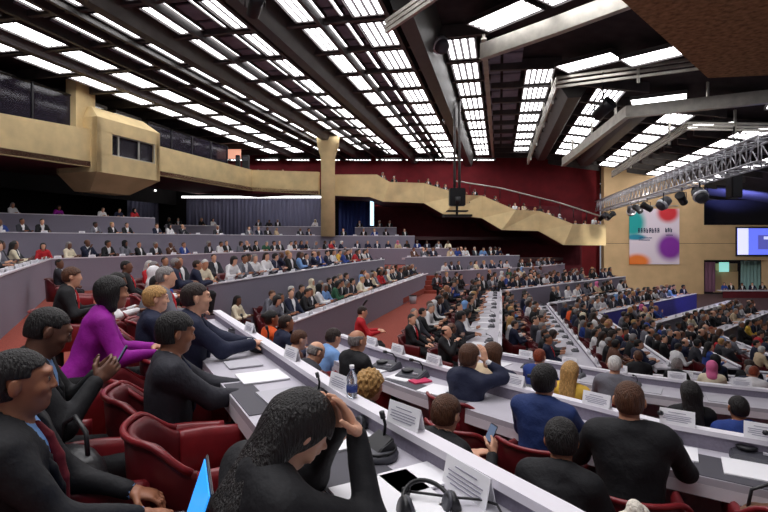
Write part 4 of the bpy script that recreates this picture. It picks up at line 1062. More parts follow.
# ------------------------------------------------------------------ chairs
def chair_proto():
    r = empty('armchair')
    def shell(t0, t1, hfun, rin, rout, zb, n=28):
        V = []; Fc = []; prof = 7
        for i in range(n + 1):
            t = t0 + (t1 - t0) * i / n
            if abs(t) <= 90:
                c = (math.sin(math.radians(t)), -math.cos(math.radians(t))); base = (0, 0); nx = c
            else:
                s = 1 if t > 0 else -1; nx = (s, 0); base = (0, (abs(t) - 90) / 90 * .42)
            ht = hfun(abs(t)); fl = 1 + .10 * (ht - .45)
            ri, ro = rin * fl, rout * fl
            for (r_, z) in ((rin, zb), (ri, ht - .02), (ri + (ro - ri) * .2, ht + .012), (ri + (ro - ri) * .5, ht + .022), (ri + (ro - ri) * .8, ht + .012), (ro, ht - .02), (rout * .93, zb)):
                V.append((base[0] + nx[0] * r_, base[1] + nx[1] * r_ * .92, z))
        for i in range(n):
            for j in range(prof):
                j2 = (j + 1) % prof; Fc.append((i * prof + j, i * prof + j2, (i + 1) * prof + j2, (i + 1) * prof + j))
        Fc += [tuple(range(prof)), tuple(n * prof + j for j in range(prof - 1, -1, -1))]
        return MB().add(V, Fc, 0, True)
    sm = lambda a: (lambda q: q * q * (3 - 2 * q))(max(0, min(1, a)))
    shell(-88, 88, lambda a: .79 - .13 * sm((a - 42) / 48), .235, .295, .30).build('backrest', M_leather_d, r)
    for s in (-1, 1):
        f = shell(86 * s, 160 * s, lambda a: .66 - .02 * sm((a - 110) / 50), .24, .30, .34, 10); f.build('armrest', M_leather, r)
    MB().lathe([(.02, .36), (.22, .36), (.25, .40), (.25, .44), (.21, .465), (.02, .47)], (0, .06, 0), 24, sx=.98, sy=1.1).build('seat', M_leather, r)
    MB().lathe([(.05, .05), (.045, .36)], (0, .03, 0), 12).lathe([(.24, 0), (.23, .03), (.06, .06)], (0, .03, 0), 20).build('pedestal', M_blackmetal, r)
    MB().tube([(.31 * math.sin(math.radians(t)), -.285 * math.cos(math.radians(t)), .815 - .13 * sm((abs(t) - 42) / 48)) for t in range(-86, 87, 8)], .016, 6).build('piping', M_leather, r)
    return r
CH = chair_proto(); CHJ = None
def chair_lod():
    """one mesh for the far chairs"""
    vs = MB()
    for ch in CH.children:
        me = ch.data; vs.add([tuple(v.co) for v in me.vertices], [tuple(p.vertices) for p in me.polygons], 1 if ch.name.startswith('pedestal') else 0, True)
    m = vs; me = bpy.data.meshes.new('armchair'); me.from_pydata(m.v, [], m.f); me.materials.append(M_leather_d); me.materials.append(M_blackmetal)
    me.polygons.foreach_set('material_index', m.m); me.polygons.foreach_set('use_smooth', [True] * len(m.f)); return me
CHM = chair_lod(); ch_used = [False]
def put_chair(x, y, zf, face_deg, label, group=None, near=True, zrot=0):
    if near:
        o = CH if not ch_used[0] else copy_tree(CH); ch_used[0] = True
    else:
        o = bpy.data.objects.new('armchair', CHM); COL.objects.link(o)
    o.location = (x, y, zf); o.rotation_euler = (0, 0, -math.radians(face_deg + zrot)); tag(o, label, 'chair', group or 'red leather armchairs'); return o

# ------------------------------------------------------------------ seated crowd
STY = 'aaabbcdefhcadbfaabdcgh'
def pick(): 
    st = rng.choice(STY)
    sk = rng.choices(['light', 'tan', 'brown', 'dark'], [42, 22, 16, 20])[0]
    hc = rng.choices(['black', 'dark brown', 'brown', 'grey', 'blond', 'white', 'red'], [40, 20, 12, 12, 8, 5, 3])[0]
    if sk in ('brown', 'dark'): hc = rng.choice(['black', 'black', 'dark brown', 'grey'])
    if st in 'abdf': tp = rng.choices(['black', 'charcoal', 'navy', 'grey', 'blue', 'brown', 'beige'], [42, 22, 22, 6, 4, 2, 2])[0]
    else: tp = rng.choices(['white', 'light blue', 'red', 'blue', 'yellow', 'purple', 'beige', 'green', 'pink', 'cream', 'black', 'orange', 'navy', 'grey'], [34, 6, 6, 6, 2, 2, 6, 3, 2, 9, 22, 2, 12, 10])[0]
    if st == 'g': hc = rng.choice(['white', 'cream', 'black', 'light blue', 'pink'])
    return dict(st=st, skin=sk, hair=hc, top=tp)
CROWD = []
def seat_row(key, off, desc, spacing=.66, occ=.85, s0=.3, s1=None, jit=.06, zf=None, chairs=True, skip=None):
    R = ROWS[key]; P = R['path']; z = R['zf'] if zf is None else zf; d = s0; i = 0; last = None; row = []
    while d < (P.len - .3 if s1 is None else s1):
        q, t, h = P.at(d, off + rng.uniform(-jit, jit)); d += spacing * rng.uniform(.92, 1.1)
        u = 384 + F_PX * q[0] / max(q[1], .1)
        if q[1] < .5 or u < -25 or u > 793: continue
        if skip and skip(q, u): continue
        if rng.random() > occ: row.append(None); continue
        p = pick(); p.update(x=q[0], y=q[1], z=z, h=h + rng.uniform(-22, 22), desc=desc, row=(key, off), chairs=chairs); row.append(p)
    for i, p in enumerate(row):
        if p is None: continue
        a = row[i - 1] if i else None; b = row[i + 1] if i + 1 < len(row) else None
        p['nb'] = (a['top'] if a else 'a gap' if i else 'row end', b['top'] if b else 'a gap' if i + 1 < len(row) else 'row end'); CROWD.append(p)
seat_row('T3', -.75, 'top left row', .95, .62)
seat_row('T3b', -.75, 'back row by curtain', .75, .7); seat_row('T3c', -.75, 'back row left of column', .75, .7); seat_row('T3d', -.75, 'back row right of column', .8, .6)
seat_row('T2', -.75, 'row before the column', .8, .68)
seat_row('T1', -.8, 'left corner row', .8, .85); seat_row('T1b', -.8, 'long rear row', .75, .85)
seat_row('T0B', -.8, 'receding left desk', .7, .9); seat_row('T0B', -1.75, 'second chairs, receding left desk', .72, .5)
seat_row('T0C', -.8, 'far centre desk', .66, .85); seat_row('T0C', -1.8, 'second chairs, far centre desk', .72, .35)
seat_row('TmB', -.8, 'desk above the aisle', .64, .92); seat_row('TmB', -1.7, 'chairs behind desk above aisle', .7, .6)
seat_row('TmC', -.8, 'far desk past aisle', .64, .9, s0=.8)
seat_row('T2B', -1.05, 'white desk by aisle', .62, .95, s0=.3); seat_row('T2B', -1.95, 'second column by aisle', .64, .8, s0=1.6)
seat_row('T2C', -.8, 'far right upper desk', .62, .95); seat_row('T2C', -1.7, 'behind far right upper desk', .66, .8)
for o_ in (-3.1, -4.6): seat_row('T2C', o_, 'below the far centre desk', .7, .6, s1=11)
seat_row('T3B', -1.05, 'diagonal white desk', .62, .95, s0=.3, jit=.1); seat_row('T3B', -1.85, 'second column left of diagonal desk', .62, .85, s0=2.4, jit=.1)
seat_row('T3A', -.95, 'lower right desk', .62, .9); 
seat_row('T3C', -.8, 'lower far right desk', .62, .95)
for k in range(1, 5):
    nm = ('first', 'second', 'third', 'fourth')[k - 1]
    seat_row('L%dA' % k, -.8, '%s low desk' % nm, .55, .97, jit=.14); seat_row('L%dA' % k, -1.45, 'behind %s low desk' % nm, .55, .92, jit=.14)
    seat_row('L%dB' % k, -.8, '%s crowd column' % nm, .52, .97, jit=.16); seat_row('L%dB' % k, -1.4, 'behind %s crowd column' % nm, .52, .92, jit=.16)
    seat_row('L%dC' % k, -.8, '%s desk by wall' % nm, .52, .97, jit=.16, skip=(lambda q, u: u > 655) if k == 2 else None); seat_row('L%dC' % k, -1.4, 'behind %s desk by wall' % nm, .52, .92, jit=.16, skip=(lambda q, u: u > 655) if k == 2 else None)
# remaining people of the foreground blocks, behind the hand placed ones
def loose(x, y, z, h, desc, **k):
    p = pick(); p.update(x=x, y=y, z=z, h=h, desc=desc, row=('loose', desc), nb=('a gap', 'a gap'), chairs=True); p.update(k); CROWD.append(p)
for u, v, y, kw in ((126, 272, 9.5, dict(st='d', top='black', skin='dark')), (98, 292, 6.6, dict(st='h', top='white', hair='black')), (140, 292, 6.8, dict(st='h', top='grey', skin='dark')), (154, 268, 10.5, dict(st='d', top='blue', skin='dark')),
                    (171, 266, 11.0, dict(st='a', top='navy', skin='dark')), (193, 268, 11.6, dict(st='a', top='navy', hair='dark brown')), (60, 262, 12., dict(st='d', top='charcoal', skin='dark')), (150, 280, 8.5, dict(st='g', top='white', hair='white'))):
    x = (u - 384) / F_PX * y; loose(x, y, -1.72, 66, 'left block behind the front delegates', **kw)
# balcony spectators
def balc(u, y, ztop, k=0):
    p = pick(); p.update(x=(u - 384) / F_PX * y, y=y, z=ztop - 1.02 + .35 * k, h=160 + rng.uniform(-20, 20), desc='on the stepped balcony', row=('balc', int(u / 30)), nb=('a gap', 'a gap'), chairs=False); CROWD.append(p)
for i in range(len(T_) - 1):
    a, b = T_[i], T_[i + 1]; n = int(np.linalg.norm(b - a) / .75)
    for j in range(n):
        f_ = (j + .5) / n; c = a + (b - a) * f_
        if c[0] < -.5: continue
        for k in range(2):
            if rng.random() < (.9, .7)[k]:
                y = c[1] + .9 + k * .9; balc(384 + F_PX * (c[0] + rng.uniform(-.15, .15)) / y, y, c[2] + .02, k)
for u in (228, 236, 250, 258, 268, 283): balc(u, 40.6, 5.3)
for u in (38, 51): balc(u, 24, 5.2)
for u, y in ((724, 43.2), (731, 43.2), (742, 43.2), (752, 43.2), (762, 43.3)):
    loose((u - 384) / F_PX * y, y, -4.9, 200, 'at the podium table', chairs=False)
CROWD.sort(key=lambda p: p['y'])
vis = [p for p in CROWD]
N_IND = 284
groups = {}
def label_for(p):
    hn = HAIRNAME[STYLE_HAIR[p['st']]].format(p['hair'])
    g = {'a': 'suit', 'b': 'suit', 'd': 'suit', 'f': 'suit'}.get(p['st'], 'top')
    if p['nb'] != ('a gap', 'a gap'):
        l = 'person in %s %s, %s, %s, between %s and %s' % (p['top'], g, hn, p['desc'], p['nb'][0], p['nb'][1])
        if len(l.split()) > 16: l = l.replace('row end', 'aisle').replace('a gap', 'gap')
        if len(l.split()) > 16: l = l.replace(', dark brown', ', brown').replace('thick dark brown', 'thick brown').replace('long dark brown', 'long brown').replace('balding dark brown', 'balding brown').replace('cropped dark brown', 'cropped brown')
        if len(l.split()) > 16: l = l.replace(' ' + g + ',', ',')
        if len(l.split()) > 16: l = l.replace(', ' + hn, '').replace(', ' + hn.replace('dark ', ''), '')
        return l
    return 'person in %s %s with %s, %s' % (p['top'], g, hn, p['desc'])
def place_crowd(p, i):
    near = p['y'] < 12.0
    if near:
        d = mid_person(p['st']); o = empty('person')
        for k, me in d.items():
            c = bpy.data.objects.new('headscarf' if (k == 'hair' and p['st'] == 'g') else k, me); COL.objects.link(c); c.parent = o
            slot(c, 0, {'body': m_skin(p['skin']), 'hair': (m_top if p['st'] == 'g' else m_hair)(p['hair']), 'jacket': m_top(p['top']), 'lapels': m_top(p['top']), 'top': m_top(p['top']), 'shirt': m_top('white'), 'tie': m_top(rng.choice(['red', 'navy', 'black', 'blue'])), 'trousers': M_trouser, 'shoes': M_shoe}[k])
    else:
        me = far_mesh(p['st'], 1 if p['y'] < 11 else 0); o = bpy.data.objects.new('person', me); COL.objects.link(o)
        slot(o, 0, m_skin(p['skin'])); slot(o, 1, (m_top if p['st'] == 'g' else m_hair)(p['hair'])); slot(o, 2, m_top(p['top'])); slot(o, 3, m_top('white')); slot(o, 4, M_trouser)
    o.location = (p['x'], p['y'], p['z']); o.rotation_euler = (0, 0, -math.radians(p['h'])); s = rng.uniform(.95, 1.05); o.scale = (s, s, s)
    tag(o, label_for(p), 'person', 'seated delegates in the hall')
for i, p in enumerate(vis[:N_IND]): place_crowd(p, i)
# the rest, small in the distance, as one mass
Vs = []; Qs = []; Ms = []; b = 0; mats = []; mi = {}
def midx(m):
    if m.name not in mi: mi[m.name] = len(mats); mats.append(m)
    return mi[m.name]
geo = {}
for st in 'abcdefgh':
    me = far_mesh(st, 0); v = np.empty(len(me.vertices) * 3, np.float32); me.vertices.foreach_get('co', v); q = np.empty(len(me.polygons) * 4, np.int32); me.loops.foreach_get('vertex_index', q); a = np.empty(len(me.polygons), np.int32); me.polygons.foreach_get('material_index', a)
    geo[st] = (v.reshape(-1, 3), q.reshape(-1, 4), a)
for p in vis[N_IND:]:
    v, q, a = geo[p['st']]; th = -math.radians(p['h']); c, s = math.cos(th), math.sin(th)
    w = v @ np.array([[c, s, 0], [-s, c, 0], [0, 0, 1]]); w = w + np.array([p['x'], p['y'], p['z']])
    lut = np.array([midx(m_skin(p['skin'])), midx((m_top if p['st'] == 'g' else m_hair)(p['hair'])), midx(m_top(p['top'])), midx(m_top('white')), midx(M_trouser)])
    Vs.append(w); Qs.append(q + b); Ms.append(lut[a]); b += len(v)
if Vs:
    V = np.concatenate(Vs); Q = np.concatenate(Qs); me = bpy.data.meshes.new('distant_crowd'); me.vertices.add(len(V)); me.loops.add(Q.size); me.polygons.add(len(Q))
    me.vertices.foreach_set('co', V.astype(np.float32).ravel()); me.loops.foreach_set('vertex_index', Q.astype(np.int32).ravel()); me.polygons.foreach_set('loop_start', np.arange(0, Q.size, 4, dtype=np.int32))
    me.polygons.foreach_set('use_smooth', np.ones(len(Q), bool)); 
    for m in mats: me.materials.append(m)
    me.polygons.foreach_set('material_index', np.concatenate(Ms).astype(np.int32)); me.update(calc_edges=True)
    o = bpy.data.objects.new('distant_crowd', me); COL.objects.link(o); tag(o, 'mass of tiny seated delegates in the most distant rows and balcony', 'crowd', kind='stuff')
print('crowd', len(CROWD))
nchair = 0
for p in vis:
    if p['chairs'] and p['y'] < 20 and nchair < 200:
        c, s = math.sin(math.radians(p['h'])), math.cos(math.radians(p['h']))
        put_chair(p['x'] - c * .02, p['y'] - s * .02, p['z'], p['h'], 'red armchair under person in %s, %s' % (p['top'], p['desc']), 'red armchairs of the seated delegates', near=p['y'] < 10); nchair += 1

# ------------------------------------------------------------------ things on the desks
def plate_proto(w=.30, h=.14):
    r = empty('name_card')
    MB().hexa([(-w / 2, -.035, 0), (w / 2, -.035, 0), (w / 2, -.031, 0), (-w / 2, -.031, 0)], [(-w / 2, -.002, h), (w / 2, -.002, h), (w / 2, .002, h), (-w / 2, .002, h)]).hexa([(-w / 2, .031, 0), (w / 2, .031, 0), (w / 2, .035, 0), (-w / 2, .035, 0)], [(-w / 2, -.002, h), (w / 2, -.002, h), (w / 2, .002, h), (-w / 2, .002, h)]).build('card', M_paper, r)
    m = MB()
    for k, (z, l) in enumerate(((.78, .5), (.6, .8), (.48, .74), (.36, .8), (.24, .6))):
        zz = z * h; y = -.035 + .033 * z - .003; m.box((0, y, zz), (w * l, .002, h * .045)); m.box((0, -y, zz), (w * l, .002, h * .045))
    m.build('print', M_ink, r); return r
NC = plate_proto(); ncu = [False]
def card_mesh():
    m = MB()
    for ch in NC.children: m.add([tuple(v.co) for v in ch.data.vertices], [tuple(p.vertices) for p in ch.data.polygons], 0 if ch.name.startswith('card') else 1)
    me = bpy.data.meshes.new('name_card'); me.from_pydata(m.v, [], m.f); me.materials.append(M_paper); me.materials.append(M_ink); me.polygons.foreach_set('material_index', m.m); return me
NCM = card_mesh()
def put_card(x, y, z, face, label, near=True, sc=1., group='name cards on the desks'):
    if near: o = NC if not ncu[0] else copy_tree(NC); ncu[0] = True
    else: o = bpy.data.objects.new('name_card', NCM); COL.objects.link(o)
    o.location = (x, y, z); o.rotation_euler = (0, 0, -math.radians(face)); o.scale = (sc,) * 3; tag(o, label, 'name card', group); return o
def console_proto():
    r = empty('microphone_console')
    MB().hexa([(-.12, -.1, 0), (.12, -.1, 0), (.13, .09, 0), (-.13, .09, 0)], [(-.11, -.085, .022), (.11, -.085, .022), (.11, .075, .062), (-.11, .075, .062)]).build('base', M_console, r, bevel=.008)
    MB().lathe([(.05, 0), (.052, .012), (.04, .016)], (-.045, .0, .044), 16).build('speaker_grille', M_plastic, r)
    MB().box((.05, -.03, .040), (.05, .02, .01)).build('button', M_paper2, r)
    MB().tube([(.07, .05, .05), (.07, .055, .09), (.06, .02, .13), (.04, -.05, .155)], .006, 6).build('gooseneck', M_blackmetal, r)
    MB().tube([(.04, -.05, .155), (.033, -.08, .163)], .013, 8).build('microphone', M_plastic, r); return r
MC = console_proto(); mcu = [False]
def cons_mesh():
    m = MB()
    for ch in MC.children: m.add([tuple(v.co) for v in ch.data.vertices], [tuple(p.vertices) for p in ch.data.polygons], 0)
    me = bpy.data.meshes.new('microphone_console'); me.from_pydata(m.v, [], m.f); me.materials.append(M_console); return me
MCM = cons_mesh()
def put_console(x, y, z, face, label, near=True, sc=1.):
    if near: o = MC if not mcu[0] else copy_tree(MC); mcu[0] = True
    else: o = bpy.data.objects.new('microphone_console', MCM); COL.objects.link(o)
    o.location = (x, y, z); o.rotation_euler = (0, 0, -math.radians(face)); o.scale = (sc,) * 3; tag(o, label, 'microphone', 'microphone consoles on the desks'); return o
PAP = MB().box((0, 0, .004), (.21, .297, .008)).build('paper_sheets', M_paper); pau = [False]
def put_paper(x, y, z, rot, label, m=None, sx=1., sy=1.):
    o = PAP if not pau[0] else PAP.copy()
    if pau[0]: COL.objects.link(o)
    pau[0] = True
    o.location = (x, y, z); o.rotation_euler = (0, 0, -math.radians(rot)); o.scale = (sx, sy, 1); tag(o, label, 'paper', 'papers on the desks'); slot(o, 0, m or M_paper); return o
def dress(key, sp, desc, s0=.3, near=False, card=True, cons=True, paper=True, s1=None):
    R = ROWS[key]; P = R['path']; d = s0; dz = R['desk'] + .001; n = 0
    while d < (s1 or P.len - .2):
        q, t, h = P.at(d, -.075 if R['ztop'] - R['desk'] < .05 else -.0); u = 384 + F_PX * q[0] / q[1]
        if -10 < u < 778 and q[1] > 1.2:
            if card and rng.random() < .8:
                put_card(q[0], q[1], (R['desk'] if R['ztop'] - R['desk'] < .05 else R['ztop'] + .012) + .001, h + rng.uniform(-6, 6), 'white name card on the %s' % desc, near, .72 if near else .85)
            if paper and rng.random() < .85:
                q2, _, _ = P.at(d + sp * .4, -R['depth'] * .6); put_paper(q2[0], q2[1], dz, h + rng.uniform(-12, 12), 'white papers lying on the %s' % desc, M_paper if rng.random() < .75 else M_paper2, 1.2, 1.)
            if cons and rng.random() < .85:
                q2, _, _ = P.at(d + sp * .75, -.22); put_console(q2[0], q2[1], dz, h, 'dark microphone console on the %s' % desc, near)
        d += sp
dress('T1', 1.2, 'left corner desk', cons=False); dress('T1b', 1.2, 'long rear desk', cons=False); dress('T2', 1.6, 'desk before the column', cons=False, paper=False)
dress('T0B', 1.0, 'receding left desk'); dress('TmB', 1.0, 'desk above the aisle', cons=False); dress('T0C', 1.1, 'far centre desk', cons=False, paper=False); dress('TmC', 1.1, 'far desk past the aisle', cons=False)
dress('T2B', .95, 'white desk by the aisle', cons=True); dress('T2C', 1.1, 'far right upper desk', cons=False, paper=False); dress('T3B', .95, 'diagonal white desk'); dress('T3C', 1.2, 'lower far right desk', cons=False, paper=False)
dress('T2A', .7, 'right desk below the broad-backed man', near=True); dress('T3A', .95, 'lower right desk')
for k in (1, 2, 3): dress('L%dB' % k, .8, '%s crowd column desk' % ('first', 'second', 'third')[k - 1], cons=False); dress('L%dC' % k, .9, '%s desk by the tan wall' % ('first', 'second', 'third')[k - 1], cons=False, paper=False)
# ------------------------------------------------------------------ foreground delegates
def seat(label, u, v, y, zf, face, skin, hairc, topc, lean=.1, hp=0., hy=0., chair=True, side=0., lh=None, rh=None, det=2, ww=1., hroll=0., chl=None, **k):
    """u, v, y: where the head is; the hips follow from the pose; height differences go into the seat"""
    J = pose(lean=lean, side=side, hyaw=math.radians(hy), hpitch=math.radians(hp), hroll=hroll, lh=lh, rh=rh, w=ww, legs=k.pop('legs', 1.))
    Hl = J['H']; th = math.radians(face); x, _, z = at(u, y, v)
    fx = A3(math.cos(th), -math.sin(th), 0); fy = A3(math.sin(th), math.cos(th), 0)
    off = fx * Hl[0] + fy * Hl[1]; hx, hy_ = x - off[0], y - off[1]
    dz = z - Hl[2] - zf
    o = near_person(label, (hx, hy_, zf + max(-.16, min(.16, dz))), face, J, skin, hairc, topc, det=det, **k)
    if abs(dz) > .1: print('NEAR', label[:40], 'dz %.2f' % dz)
    if chair:
        put_chair(hx - fy[0] * .03, hy_ - fy[1] * .03, zf, face, chl or ('red armchair of the ' + ' '.join(label.split()[:12])), 'red armchairs in the foreground')
    return o
Z0 = -1.68; Z1 = -2.2; Z2 = -2.75
seat('man in black suit, pale blue shirt and red tie, front left corner, seen in profile', 22, 382, 1.84, Z0, 66, 'brown', 'black', 'black', lean=-.02, hp=2, hy=4, shirt='light blue', tie='dark red', hair='short', lh=(-.1, .36, .70), rh=(.14, .40, .71), hands=({'d': (.2, 1, -.3), 'curl': .7}, {'d': (-.2, 1, -.25), 'curl': .6}), legs=1.05, seed=1)
PH1 = seat('dark-skinned man in black suit looking down at a phone, second from the left front', 50, 331, 2.6, Z0, 62, 'dark', 'black', 'black', lean=.12, hp=24, hy=8, hair='buzz', shirt='light blue', tie=None, lh=(-.075, .33, .93), rh=(.09, .33, .93), hands=({'d': (.35, .8, .7), 'n': (1, -.2, 0), 'curl': .7}, {'d': (-.35, .8, .7), 'n': (-1, -.2, 0), 'curl': .7}), seed=2)
seat('woman in bright purple jacket with long black hair, leaning forward', 113, 293, 3.75, Z0, 60, 'tan', 'black', 'purple', lean=.38, hp=4, hy=10, outfit='top', hair='bob', fem=True, ww=.92, lh=(-.02, .5, .74), rh=(.14, .5, .72), seed=3)
seat('brown-haired man in black suit leaning forward beside the purple jacket woman, further back', 73, 277, 6.4, Z0, 64, 'light', 'brown', 'black', lean=.2, hp=8, hair='full', det=1, seed=4)
seat('blond man in navy suit sitting behind the man with folded hands', 157, 299, 4.75, Z0, 64, 'light', 'blond', 'navy', lean=.12, hp=4, hair='full', det=2, seed=5, tie='navy')
seat('grey-haired man with glasses behind the blond man', 167, 277, 5.7, Z0, 66, 'light', 'grey', 'grey', lean=.12, hp=4, hair='short', det=1, seed=6)
seat('black-haired man in charcoal suit at the front desk with hands on its edge', 177, 333, 3.05, Z0, 64, 'brown', 'black', 'charcoal', lean=.06, hp=12, hy=8, hair='full', shirt='white', tie='navy', lh=(-.10, .50, .80), rh=(.05, .48, .79), hands=({'d': (.1, 1, -.05), 'curl': .35}, {'d': (-.1, 1, -.05), 'curl': .35}), seed=7)
seat('man in navy suit with receding dark hair, hands clasped on the front desk', 197, 298, 3.95, Z0, 68, 'light', 'dark brown', 'navy', lean=.12, hp=2, hy=4, hair='short', shirt='white', tie='navy', lh=(-.03, .52, .82), rh=(.06, .50, .83), hands=({'d': (.6, 1, 0), 'curl': .7}, {'d': (-.7, .8, 0), 'curl': .7}), seed=8)
seat('person in black bent over the front desk, head resting in the hands', 299, 432, 1.62, Z0, 56, 'light', 'black', 'black', lean=.27, hp=60, hy=0, hair='long', outfit='top', lh=(-.065, .41, 1.09), rh=(.065, .41, 1.10), hands=({'d': (.25, -.4, 1), 'n': (.2, -1, -.35), 'curl': .3}, {'d': (-.25, -.4, 1), 'n': (-.2, -1, -.35), 'curl': .3}), seed=9, ww=1.02)
# second row
seat('balding grey man in black suit seated right of the pale blue shirt', 358, 341, 5.45, Z1, 52, 'tan', 'grey', 'black', lean=.1, hp=8, hair='balding', det=2, seed=10)
seat('person in light blue shirt bending over the desk near the aisle', 334, 338, 6.3, Z1, 50, 'tan', 'dark brown', 'light blue', lean=.5, hp=20, hair='short', outfit='top', det=1, seed=11)
seat('nearly bald man bending forward behind the partition cards', 317, 361, 5.6, Z1, 56, 'light', 'grey', 'charcoal', lean=.45, hp=30, hair='balding', det=1, seed=12)
seat('woman with curly blond hair just behind the front partition', 371, 394, 4.1, Z1, 52, 'light', 'blond', 'black', lean=.2, hp=10, hair='curly', fem=True, outfit='top', det=2, seed=13, ww=.92)
PH2 = seat('man with thick brown hair in black suit holding a phone behind the partition', 447, 414, 3.35, Z1, 50, 'light', 'brown', 'black', lean=.18, hp=16, hy=8, hair='full', tie=None, lh=(-.02, .40, .86), rh=(.16, .40, .90), hands=('rest', {'d': (-.3, .7, .7), 'n': (-1, 0, 0), 'curl': .7}), seed=14)
seat('man in dark navy suit resting a hand on his cheek at the second desk', 470, 357, 4.7, Z1, 50, 'light', 'brown', 'navy', lean=.14, hp=6, hy=14, hair='full', lh=(-.05, .5, .80), rh=(.10, .20, 1.16), hands=('rest', {'d': (-.3, 0, 1), 'n': (-1, 0, 0), 'curl': .4}), seed=15)
seat('brown-haired person seated beyond the man with hand on cheek', 494, 367, 5.3, Z1, 50, 'light', 'brown', 'beige', lean=.3, hp=10, hair='bob', fem=True, outfit='top', det=1, seed=16)
seat('man in dark blue suit seen from behind at the second desk', 545, 381, 3.7, Z1, 38, 'light', 'black', 'dark blue', lean=.08, hp=8, hair='full', det=2, seed=17, lh=(-.12, .44, .78), rh=(.22, .46, .78), ww=1.05)
seat('person in black jacket seated low before the broad-backed man', 561, 441, 2.85, Z1, 34, 'brown', 'black', 'black', lean=.25, hp=20, hy=20, hair='full', det=2, seed=18, ww=.98)
seat('broad-backed man in black suit with short brown hair at the second desk', 629, 401, 3.05, Z1, 22, 'tan', 'brown', 'black', lean=.10, hp=6, hair='short', det=2, seed=19, ww=1.16, lh=(-.2, .46, .80), rh=(.26, .44, .80))
seat('woman with long black hair seated at the right desk', 690, 393, 5.2, Z2, 16, 'tan', 'black', 'black', lean=.02, hp=4, hair='long', fem=True, outfit='top', det=2, seed=20, ww=.95)
seat('man in bright blue jacket with short black hair at the right edge', 738, 408, 4.9, Z2, 14, 'brown', 'black', 'blue', lean=.05, hp=6, hair='short', det=2, seed=21)
seat('grey-suited white-haired man beyond the second desk', 615, 365, 6.35, Z2, 30, 'light', 'white', 'grey', lean=.05, hp=6, hair='short', det=1, seed=22)
seat('woman with long blond hair and yellow top beyond the dark blue suit', 571, 372, 5.75, Z2, 40, 'light', 'blond', 'yellow', lean=.02, hp=8, hair='long', fem=True, outfit='top', det=1, seed=23)
seat('red-haired man in blue suit beyond the dark blue suit', 540, 357, 7.3, Z2 - .1, 40, 'light', 'red', 'blue', lean=.05, hp=8, hair='short', det=1, seed=24)
seat('person in red top standing out at the near end of the aisle wall', 363, 308, 10.6, -2.85, 80, 'light', 'dark brown', 'red', lean=.05, hp=14, hair='short', outfit='top', det=1, seed=25)
seat('person in orange dress behind the name cards on the left', 272, 315, 7.4, -2.5, 60, 'brown', 'black', 'orange', lean=.1, hair='bun', fem=True, outfit='top', det=1, seed=26)
seat('man in navy suit leaning behind the name cards at left centre', 287, 316, 7.1, -2.5, 62, 'brown', 'dark brown', 'navy', lean=.25, hair='short', det=1, seed=27)
seat('person with brown hair bending low beside the nearly bald man', 300, 344, 6.2, Z1, 60, 'light', 'brown', 'brown', lean=.4, hp=20, hair='short', det=1, outfit='top', seed=28)
# empty or partly hidden chairs
put_chair(-.93, 2.45, Z0, 60, 'empty red armchair beside the person bent over the front desk')
put_chair(-1.42, 2.28, Z0, 62, 'empty red armchair holding a black bag, left foreground')
put_chair(-1.55, 2.85 + .55, Z0, 62, 'empty red armchair behind the charcoal-suited man at the front desk')
put_chair(1.10, 2.40, Z1, 30, 'red armchair with a white cloth, bottom right foreground')
put_chair(2.25, 2.75, Z1, 20, 'empty red armchair with a brown bag, bottom right corner')
put_chair(3.0, 5.6, Z2, 14, 'empty red armchair left of the long-haired woman'); put_chair(3.95, 4.7, Z2, 14, 'empty red armchair right of the bright blue jacket')
put_chair(-2.6, 5.4, Z0, 64, 'empty red armchair in the left block beside the aisle'); put_chair(-6.0, 9.9, -1.74, 62, 'empty red armchair below the corner of the left desk wall')
put_chair(.62, 3.95, Z1, 44, 'empty red armchair between the phone holder and the blue suit')

# ------------------------------------------------------------------ front desk things
DZ = ROWS['T0A']['desk'] + .001; LZ = ROWS['T0A']['ztop'] + .013; NF = 60.
P0 = ROWS['T0A']['path']
def ray_row(P, u, off=0.):
    best = None
    for i in range(0, 2000):
        d = P.len * i / 2000; q, t, h = P.at(d, off)
        if q[1] < .3: continue
        e = abs(384 + F_PX * q[0] / q[1] - u)
        if best is None or e < best[0]: best = (e, d, q, h)
    return best[2], best[3]
def desk_pt(u, v, z): x, y = pz(u, v, z); return x, y
for u, lb, sc in ((405, 'large name card on the front partition right of the blond curls', .66), (340, 'name card on the front partition beside the water bottle', .6), (292, 'name card on the front partition left of the nearly bald man', .6), (250, 'name card at the far end of the front partition', .6)):
    q, h = ray_row(P0, u, .0); put_card(q[0], q[1], LZ, h - 8, lb, True, sc)
x, y = desk_pt(468, 497, DZ); c = put_card(x, y, DZ, NF, 'large name card leaning inside the front partition, nearest', True, .8)
# second row cards
P1 = ROWS['TmA']['path']; L1 = ROWS['TmA']['ztop'] + .013; D1 = ROWS['TmA']['desk'] + .001
for u, lb in ((372, 'name card at the aisle end of the second desk'), (398, 'second name card from the aisle on the second desk'), (434, 'name card left of the man with hand on cheek'), (514, 'name card right of the man with hand on cheek'), (597, 'name card between the blue suit and the broad-backed man'), (677, 'wide name card right of the broad-backed man'), (764, 'name card at the right edge of the second desk')):
    q, h = ray_row(P1, u, .0); put_card(q[0], q[1], L1, h, lb, True, .72)
for u, v, lb in ((412, 377, 'console left on the second desk by the pink folder'), (386, 368, 'console at the aisle end of the second desk'), (655, 436, 'console right of the broad-backed man'), (757, 458, 'console at the right edge of the second desk'), (528, 395, 'console before the dark blue suit')):
    x, y = desk_pt(u, v, D1); q, t, h = P1.at(2.0); put_console(x, y, D1, 36, 'dark ' + lb, True, 1.25)
